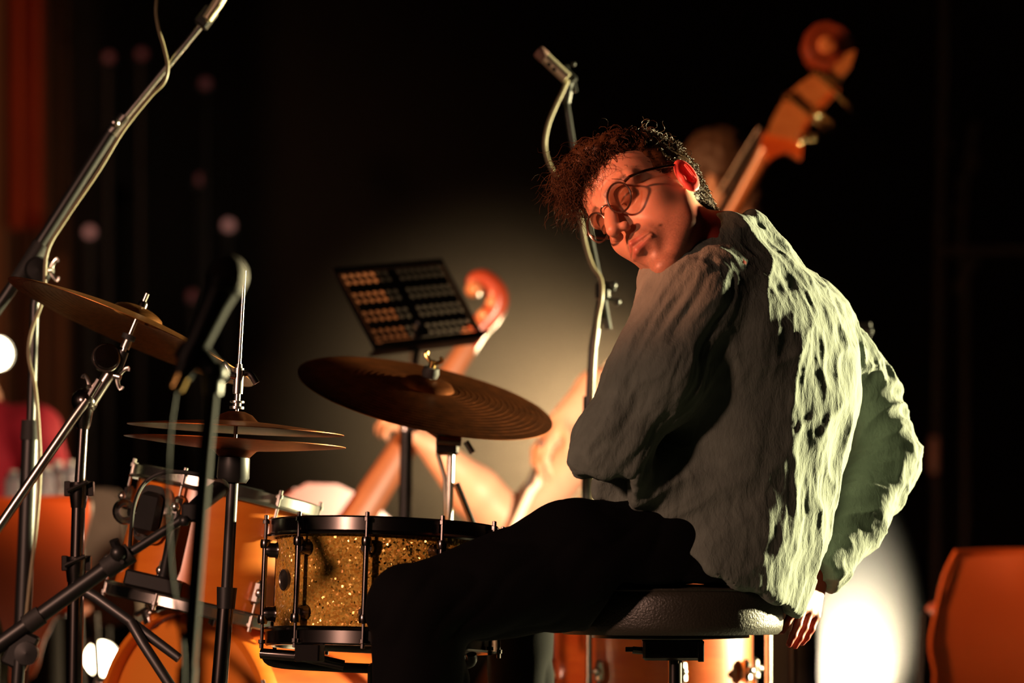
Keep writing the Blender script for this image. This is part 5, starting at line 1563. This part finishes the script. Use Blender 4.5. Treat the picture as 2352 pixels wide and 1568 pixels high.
# distinct folds drawn as polylines in the picture plane: (points, height, half-width)
folds = [
    ([(1545, 1062), (1600, 1052), (1690, 1012), (1800, 945), (1835, 900)], 0.012, 0.010),
    ([(1560, 1090), (1640, 1120), (1760, 1130)], -0.008, 0.014),
    ([(1730, 720), (1790, 690), (1850, 672)], 0.013, 0.011), ([(1790, 790), (1850, 770), (1900, 745)], 0.012, 0.012),
    ([(1700, 780), (1770, 740), (1860, 720)], -0.010, 0.012), ([(1790, 560), (1850, 640), (1880, 720), (1900, 800)], 0.008, 0.008),
    ([(1830, 560), (1890, 630), (1930, 720)], -0.006, 0.007),
    ([(1800, 1060), (1830, 990), (1880, 900), (1900, 820)], 0.012, 0.013), ([(1760, 1030), (1800, 960), (1830, 850)], -0.012, 0.014),
    ([(1740, 1230), (1790, 1160), (1850, 1100)], 0.009, 0.011), ([(1690, 1290), (1760, 1270), (1850, 1200)], 0.010, 0.012),
    ([(1640, 1200), (1720, 1210), (1800, 1190)], -0.010, 0.014), ([(1520, 1150), (1600, 1180), (1700, 1270)], 0.006, 0.010),
    ([(1955, 950), (2020, 990), (2090, 1040)], -0.010, 0.010), ([(1940, 1100), (2010, 1085), (2095, 1040)], 0.010, 0.009),
    ([(1900, 1230), (1970, 1200), (2060, 1140)], -0.009, 0.009), ([(1890, 1280), (1950, 1250), (2010, 1210)], 0.008, 0.008),
    ([(1990, 860), (2040, 930), (2085, 990)], 0.007, 0.008),
    ([(1500, 700), (1470, 800), (1420, 900), (1370, 980)], 0.007, 0.007), ([(1560, 760), (1520, 880), (1470, 980), (1440, 1050)], 0.006, 0.008),
    ([(1590, 800), (1570, 900), (1530, 1010)], -0.010, 0.014), ([(1620, 560), (1560, 610), (1520, 680), (1500, 760)], 0.005, 0.009),
]
xz = sv_[:, [0, 2]]
for pts, hgt, wd in folds:
    pp = np.array([[P(x, y, 6.0).x, P(x, y, 6.0).z] for x, y in pts])
    pp = pp * 1.0
    xz_c = np.stack([xz[:, 0] / sv_[:, 1] * 6.0, ZC + (xz[:, 1] - ZC) / sv_[:, 1] * 6.0], 1)
    best = np.full(len(xz), 9.0); along = np.zeros(len(xz))
    for i in range(len(pp) - 1):
        ba = pp[i + 1] - pp[i]; t_ = np.clip(((xz_c - pp[i]) @ ba) / (ba @ ba), 0, 1)
        dd = np.linalg.norm(xz_c - pp[i] - t_[:, None] * ba, axis=1)
        m_ = dd < best; best[m_] = dd[m_]; along[m_] = (i + t_[m_]) / (len(pp) - 1)
    fade = np.sin(np.pi * np.clip(along, 0.02, 0.98)) ** 0.7
    disp += 0.7 * hgt * fade * np.exp(-(best / wd) ** 2) * np.clip(0.4 - sn[:, 1], 0, 1)
edge_soft = np.clip((sv_[:, 2] - 0.44) / 0.03, 0.3, 1)
sv_ = sv_ + sn * (disp * edge_soft)[:, None]
shirt = np_mesh('shirt', sv_, sq_, M_shirt, BODY)
shirt['label'] = 'crumpled pale green linen shirt'

# ---- trousers
q = Vol((-0.26, 5.60, 0.06), (0.56, 6.72, 0.66), 0.0055)
q.ell(PA(1615, 1290, 6.02), (0.145, 0.155, 0.110), 0.03)
h0, h1, h2 = PA(1640, 1285, 5.95), PA(1320, 1286, 5.86), PA(948, 1398, 5.76)
q.cap(h0, h1, 0.105, 0.094, 0.05); q.cap(h1, h2, 0.094, 0.067, 0.03)
q.cap(h2, PA(944, 1900, 5.80), 0.066, 0.058, 0.02)
q.cap(h2, PA(1000, 1560, 5.80), 0.06, 0.055, 0.03)
g0, g2 = PA(1600, 1290, 6.10), PA(1195, 1345, 6.52)
q.cap(g0, g2, 0.10, 0.066, 0.04); q.cap(g2, PA(1195, 1860, 6.50), 0.064, 0.052, 0.02)
# slack under the thigh
q.cap(PA(1120, 1400, 5.83), PA(1480, 1400, 5.9), 0.030, 0.025, 0.05)
# seat is flat on the stool
sl, qq = q.region((P(1330, 0, 6).x, 5.8, 0.3), (0.56, 6.25, 0.52), 0)
q.v[sl] = np.maximum(q.v[sl], 0.513 - qq[2] - 0.09 * np.clip((P(1420, 0, 6).x - qq[0]) / 0.06, 0, 1) + 0 * qq[1])
tv, tq = q.mesh()
tv = smooth_mesh(tv, tq, 2, 0.5); tn = vnormals(tv, tq)
wv = tv + 0.03 * np.stack([vnoise(tv * 8, s) - 0.5 for s in (31, 32, 33)], 1)
tv = tv + tn * (0.006 * (ridge(aniso(wv, A(-0.6, 0, -0.7), 6, 24, 9)) ** 1.5 - 0.4) * np.clip((tv[:, 2] - 0.1) / 0.05, 0, 1))[:, None]
np_mesh('trousers', tv, tq, M_trouser, BODY)
# shoes
for p, d in ((PA(944, 1900, 5.80), A(-1, 0.1, 0)), (PA(1195, 1860, 6.50), A(-0.9, 0.4, 0))):
    d = d / np.linalg.norm(d)
    q = Vol(A(p[0], p[1], 0) - A(0.30, 0.2, 0.0) + A(0, 0, -0.01), A(p[0], p[1], 0) + A(0.14, 0.22, 0.20), 0.006)
    b0 = A(p[0], p[1], 0)
    q.cap(b0 - d * 0.04 + A(0, 0, 0.045), b0 + d * 0.10 + A(0, 0, 0.040), 0.042, 0.042, 0.02)
    q.cap(b0 + d * 0.08 + A(0, 0, 0.036), b0 + d * 0.19 + A(0, 0, 0.030), 0.044, 0.030, 0.02)
    q.cap(b0 + A(0, 0, 0.06), b0 + A(0, 0, 0.14), 0.042, 0.045, 0.02)
    sl, qq = q.region(b0 - 0.4, b0 + 0.4, 0)
    q.v[sl] = np.maximum(q.v[sl], 0.0 - qq[2] + 0 * qq[0])
    v_, f_ = q.mesh()
    np_mesh('shoe', v_, f_, M_shoe, BODY)

# ---------------------------------------------------------------- people in the background
def simple_head(q, c, f, up, r=1.0):
    c = np.array(c); f = np.array(f, float); f /= np.linalg.norm(f); up = np.array(up, float); up -= f * (up @ f); up /= np.linalg.norm(up)
    x = np.cross(f, up); R = np.stack([x, f, up])
    L = lambda a, b_, d: c + (x * a + f * b_ + up * d) * r
    q.ell(L(0, -0.012, 0.035), A(0.076, 0.098, 0.092) * r, 0.02, R=R)
    q.ell(L(0, 0.030, -0.042), A(0.060, 0.060, 0.082) * r, 0.03, R=R)
    q.cap(L(0, 0.09, 0.008), L(0, 0.118, -0.036), 0.009 * r, 0.012 * r, 0.01)
    q.ell(L(0, 0.085, -0.074), A(0.03, 0.02, 0.02) * r, 0.015, R=R)
    q.ell(L(0, 0.074, -0.112), A(0.02, 0.018, 0.016) * r, 0.015, R=R)
    for s in (-1, 1):
        q.ell(L(s * 0.033, 0.104, -0.004), A(0.019, 0.016, 0.014) * r, 0.012, cut=True, R=R)
        q.ell(L(s * 0.080, -0.012, -0.012), A(0.009, 0.019, 0.031) * r, 0.006, R=R)
    return L, R

def simple_hair(name, c, f, up, m, parent, h=0.007, r=1.0):
    lo = np.array(c) - 0.16; hi = np.array(c) + 0.18
    q = Vol(lo, hi, h)
    c = np.array(c); f = np.array(f, float); f /= np.linalg.norm(f); up = np.array(up, float); up -= f * (up @ f); up /= np.linalg.norm(up)
    x = np.cross(f, up); R = np.stack([x, f, up])
    L = lambda a, b_, d: c + (x * a + f * b_ + up * d) * r
    q.ell(L(0, -0.02, 0.046), A(0.086, 0.106, 0.098) * r, 0.02, R=R)
    q.cap(L(0, -0.08, -0.02), L(0, -0.07, -0.07), 0.04 * r, 0.03 * r, 0.03)
    q.ell(L(0, 0.075, -0.035), A(0.11, 0.070, 0.098) * r, 0.015, cut=True, R=R)
    v, f_ = q.mesh()
    n = vnormals(v, f_)
    v = v + n * ((vnoise(v * 60, 4) - 0.4) * 0.012)[:, None]
    return np_mesh(name, v, f_, m, parent)

# bassist: stands behind the drummer, head beside the neck of the bass
Yp = 9.68
hc0 = PA(1650, 420, Yp); fdir = A(-0.75, 0.35, -0.35); upd = A(-0.25, 0, 1)
t = thing('person', 'dark-haired musician half hidden behind the drummer, left of the bass neck', 'person', (P(1760, 1300, Yp).x, Yp, 0))
q = Vol((0.05, 9.05, 0.0), (1.2, 10.2, 1.82), 0.011)
L, R = simple_head(q, hc0, fdir, upd)
nb = PA(1700, 610, Yp + 0.02)
q.cap(L(0, -0.03, -0.07), nb, 0.055, 0.06, 0.03)
hipc = PA(1770, 1010, Yp)
q.cap(nb, hipc, 0.10, 0.10, 0.03)
sL, sR = nb + A(-0.10, -0.14, -0.06), nb + A(0.10, 0.14, -0.06)
hL = np.array(BASS_N0 + BASS_D * 0.42) + A(-0.01, 0.0, 0)
eL = (sL + hL) / 2 + A(0.05, -0.12, -0.14)
q.cap(sL, eL, 0.05, 0.042, 0.02); q.cap(eL, hL + A(0.07, 0.03, -0.02), 0.040, 0.028, 0.02)
for a_, b_, r0, r1, k in hand_caps(hL + A(0.075, 0.02, -0.03), (-0.8, -0.2, 0.3), (-0.3, -0.1, -0.9), (0.2, -0.6, 0.6), 0.9, 0.0): q.cap(a_, b_, r0 * 1.1, r1 * 1.1, k)
eR = sR + A(0.02, -0.02, -0.30); hR = PA(1560, 980, Yp - 0.05)
q.cap(sR, eR, 0.05, 0.042, 0.02); q.cap(eR, hR, 0.040, 0.028, 0.02)
for a_, b_, r0, r1, k in hand_caps(hR, (-0.8, -0.1, -0.5), (-0.4, 0, -0.8), (0, -1, 0), 0.5, 0.0): q.cap(a_, b_, r0 * 1.1, r1 * 1.1, k)
v_, f_ = q.mesh()
np_mesh('body', v_, f_, M_skin2, t)
simple_hair('hair', hc0, fdir, upd, M_hair2, t)
q = Vol((0.05, 9.05, 0.5), (1.25, 10.25, 1.65), 0.012)
q.cap(nb + A(0, 0, -0.06), hipc, 0.13, 0.145, 0.05)
q.cap(sL, sR, 0.075, 0.075, 0.04)
q.cap(sL, eL, 0.068, 0.058, 0.03); q.cap(sR, eR, 0.068, 0.058, 0.03)
v_, f_ = q.mesh()
np_mesh('shirt', v_, f_, M_darkcloth, t)
q = Vol((0.1, 9.05, 0.0), (1.3, 10.3, 1.1), 0.012)
q.cap(hipc + A(-0.06, 0.02, 0.02), hipc + A(0.06, 0, 0.02), 0.13, 0.13, 0.03)
for fx, fy in ((P(1828, 0, Yp - 0.12).x, Yp - 0.12), (P(1700, 0, Yp + 0.1).x, Yp + 0.1)):
    k0 = A((fx + hipc[0]) / 2 + 0.02, fy, 0.46)
    q.cap(hipc + A((fx - hipc[0]) * 0.5, (fy - hipc[1]) * 0.5, -0.03), k0, 0.095, 0.072, 0.03); q.cap(k0, A(fx, fy, 0.08), 0.072, 0.058, 0.02)
    q.cap(A(fx + 0.02, fy, 0.04), A(fx - 0.16, fy - 0.02, 0.035), 0.045, 0.035, 0.02)
v_, f_ = q.mesh()
np_mesh('trousers', v_, f_, M_darkcloth, t)

# cellist: sits behind the drummer, forearms in the lamp light
Yq = 8.6
t = thing('person', 'blurred musician behind the drummer with bright bare forearms and a bow', 'person', (P(1520, 1300, Yq + 0.2).x, Yq + 0.2, 0))
hc1 = PA(1560, 600, Yq + 0.35); f1 = A(-0.8, -0.5, -0.3)
q = Vol((-0.36, 8.15, 0.30), (0.75, 9.3, 1.42), 0.009)
L, R = simple_head(q, hc1, f1, (0, 0, 1))
nb1 = PA(1580, 790, Yq + 0.32); hip1 = PA(1600, 1230, Yq + 0.35)
q.cap(L(0, -0.03, -0.07), nb1, 0.055, 0.06, 0.03); q.cap(nb1, hip1, 0.10, 0.10, 0.03)
sA, sB = nb1 + A(-0.08, -0.16, -0.07), nb1 + A(0.02, 0.17, -0.07)
# left forearm up to the cello neck
eA = PA(1178, 1218, Yq - 0.08); wA = PA(985, 1022, Yq - 0.14)
q.cap(sA, eA, 0.050, 0.055, 0.02); q.cap(eA, eA + (wA - eA) * 0.45, 0.066, 0.058, 0.02); q.cap(eA + (wA - eA) * 0.45, wA, 0.058, 0.030, 0.02)
for a_, b_, r0, r1, k in hand_caps(wA, (PA(905, 955, Yq - 0.14) - wA), (-0.5, 0.3, -0.7), (0.3, 0.1, 0.9), [0.7, 0.8, 0.9, 1.0], 0.05): q.cap(a_, b_, r0, r1, k)
# right hand with the bow
wB = PA(1292, 972, Yq - 0.14); eB = PA(1375, 905, Yq - 0.05)
q.cap(sA + A(0.03, 0, 0), eB, 0.052, 0.056, 0.02); q.cap(eB, wB, 0.056, 0.034, 0.02)
for a_, b_, r0, r1, k in hand_caps(wB, (PA(1232, 1045, Yq - 0.2) - wB), (0.55, 0.2, -0.6), (0.6, -0.5, -0.5), [0.5, 0.6, 0.7, 0.8], 0.04, sc=1.1): q.cap(a_, b_, r0, r1, k)
v_, f_ = q.mesh()
np_mesh('body', v_, f_, M_skin2, t)
simple_hair('hair', hc1, f1, (0, 0, 1), M_hair2, t, 0.009)
q = Vol((-0.1, 8.3, 0.35), (0.85, 9.35, 1.25), 0.012)
q.cap(nb1 + A(0, 0, -0.07), hip1, 0.125, 0.145, 0.05); q.cap(sA, sB, 0.075, 0.075, 0.04)
q.cap(sA, sA + (eB - sA) * 0.55, 0.07, 0.066, 0.03)
v_, f_ = q.mesh()
np_mesh('shirt', v_, f_, M_cap, t)
q = Vol((-0.25, 8.2, 0.0), (0.85, 9.4, 0.75), 0.013)
q.cap(hip1 + A(0, -0.08, -0.05), hip1 + A(0, 0.08, -0.05), 0.13, 0.13, 0.03)
for ky, kx in ((Yq + 0.02, 0.10), (Yq + 0.42, 0.14)):
    kn = A(kx, ky, 0.48)
    q.cap(hip1 + A(-0.04, (ky - hip1[1]) * 0.4, -0.06), kn, 0.095, 0.07, 0.03); q.cap(kn, A(kx - 0.02, ky, 0.08), 0.068, 0.055, 0.02)
    q.cap(A(kx, ky, 0.04), A(kx - 0.17, ky - 0.02, 0.035), 0.045, 0.035, 0.02)
v_, f_ = q.mesh()
np_mesh('trousers', v_, f_, M_darkcloth, t)
q0 = hip1 + A(0, 0, -0.17)
st = thing('stool', 'plain black stool under the blurred musician behind the drummer', 'stool', (q0[0], q0[1], 0))
MB().lathe([(0.0001, 0.0), (0.16, 0.0), (0.17, -0.012), (0.16, -0.03), (0.0001, -0.03)], Vector(q0), (0, 0, 1), 32).build('seat', M_black, st)
for k in range(4):
    a = math.radians(45 + 90 * k)
    MB().tube([(q0[0] + 0.11 * math.cos(a), q0[1] + 0.11 * math.sin(a), q0[2] - 0.02), (q0[0] + 0.17 * math.cos(a), q0[1] + 0.17 * math.sin(a), 0.0)], 0.012, 8).build('leg', M_black, st)

# person in crimson at the left edge
Yr = 9.75
t = thing('person', 'person in a crimson top cut by the left edge behind the bottles', 'person', (P(-30, 1300, Yr).x, Yr, 0))
hc2 = PA(-135, 800, Yr); f2 = A(0.6, -0.8, -0.1)
q = Vol((-1.85, 9.3, 0.30), (-0.95, 10.2, 1.40), 0.012)
L, R = simple_head(q, hc2, f2, (0, 0, 1), 0.95)
nb2 = PA(-75, 925, Yr); hip2 = PA(-40, 1300, Yr)
q.cap(L(0, -0.03, -0.07), nb2, 0.05, 0.055, 0.03); q.cap(nb2, hip2, 0.09, 0.09, 0.03)
a2 = PA(75, 990, Yr - 0.05); e2_ = PA(150, 1190, Yr - 0.06); w2_ = PA(60, 1260, Yr - 0.3)
b2 = PA(-160, 980, Yr); 
q.cap(a2, e2_, 0.045, 0.04, 0.02); q.cap(e2_, w2_, 0.04, 0.028, 0.02)
for a_, b_, r0, r1, k in hand_caps(w2_, (-0.6, -0.6, 0), (0, 0, -1), (0, -1, 0), 0.3, 0.0): q.cap(a_, b_, r0 * 1.1, r1 * 1.1, k)
v_, f_ = q.mesh()
np_mesh('body', v_, f_, M_skin2, t)
simple_hair('hair', hc2, f2, (0, 0, 1), M_hair2, t, 0.01)
q = Vol((-1.95, 9.3, 0.35), (-0.90, 10.2, 1.25), 0.012)
q.cap(nb2 + A(0, 0, -0.08), hip2, 0.125, 0.14, 0.05); q.cap(b2, a2, 0.07, 0.07, 0.04); q.cap(a2, e2_, 0.068, 0.06, 0.03); q.cap(e2_, e2_ + (w2_ - e2_) * 0.7, 0.055, 0.045, 0.02)
v_, f_ = q.mesh()
n_ = vnormals(v_, f_); v_ = v_ + n_ * (0.012 * (vnoise(v_ * 18, 3) - 0.5))[:, None]
np_mesh('top', v_, f_, M_red, t)
q = Vol((-1.95, 9.2, 0.0), (-0.85, 10.3, 0.70), 0.013)
q.cap(hip2 + A(-0.06, 0, -0.04), hip2 + A(0.06, 0, -0.04), 0.13, 0.13, 0.03)
for sx in (-0.10, 0.10):
    kn = hip2 + A(sx + 0.1, -0.38, -0.06); kn[2] = 0.46
    q.cap(hip2 + A(sx, 0, -0.04), kn, 0.09, 0.068, 0.03); q.cap(kn, A(kn[0], kn[1], 0.08), 0.066, 0.055, 0.02)
    q.cap(A(kn[0], kn[1] + 0.02, 0.04), A(kn[0], kn[1] - 0.14, 0.035), 0.045, 0.035, 0.02)
v_, f_ = q.mesh()
np_mesh('trousers', v_, f_, M_darkcloth, t)
q0 = hip2 + A(0, 0, -0.17)
st = thing('stool', 'plain black stool under the person in crimson', 'stool', (q0[0], q0[1], 0))
MB().lathe([(0.0001, 0.0), (0.16, 0.0), (0.17, -0.012), (0.16, -0.03), (0.0001, -0.03)], Vector(q0), (0, 0, 1), 32).build('seat', M_black, st)
for k in range(4):
    a = math.radians(45 + 90 * k)
    MB().tube([(q0[0] + 0.11 * math.cos(a), q0[1] + 0.11 * math.sin(a), q0[2] - 0.02), (q0[0] + 0.17 * math.cos(a), q0[1] + 0.17 * math.sin(a), 0.0)], 0.012, 8).build('leg', M_black, st)
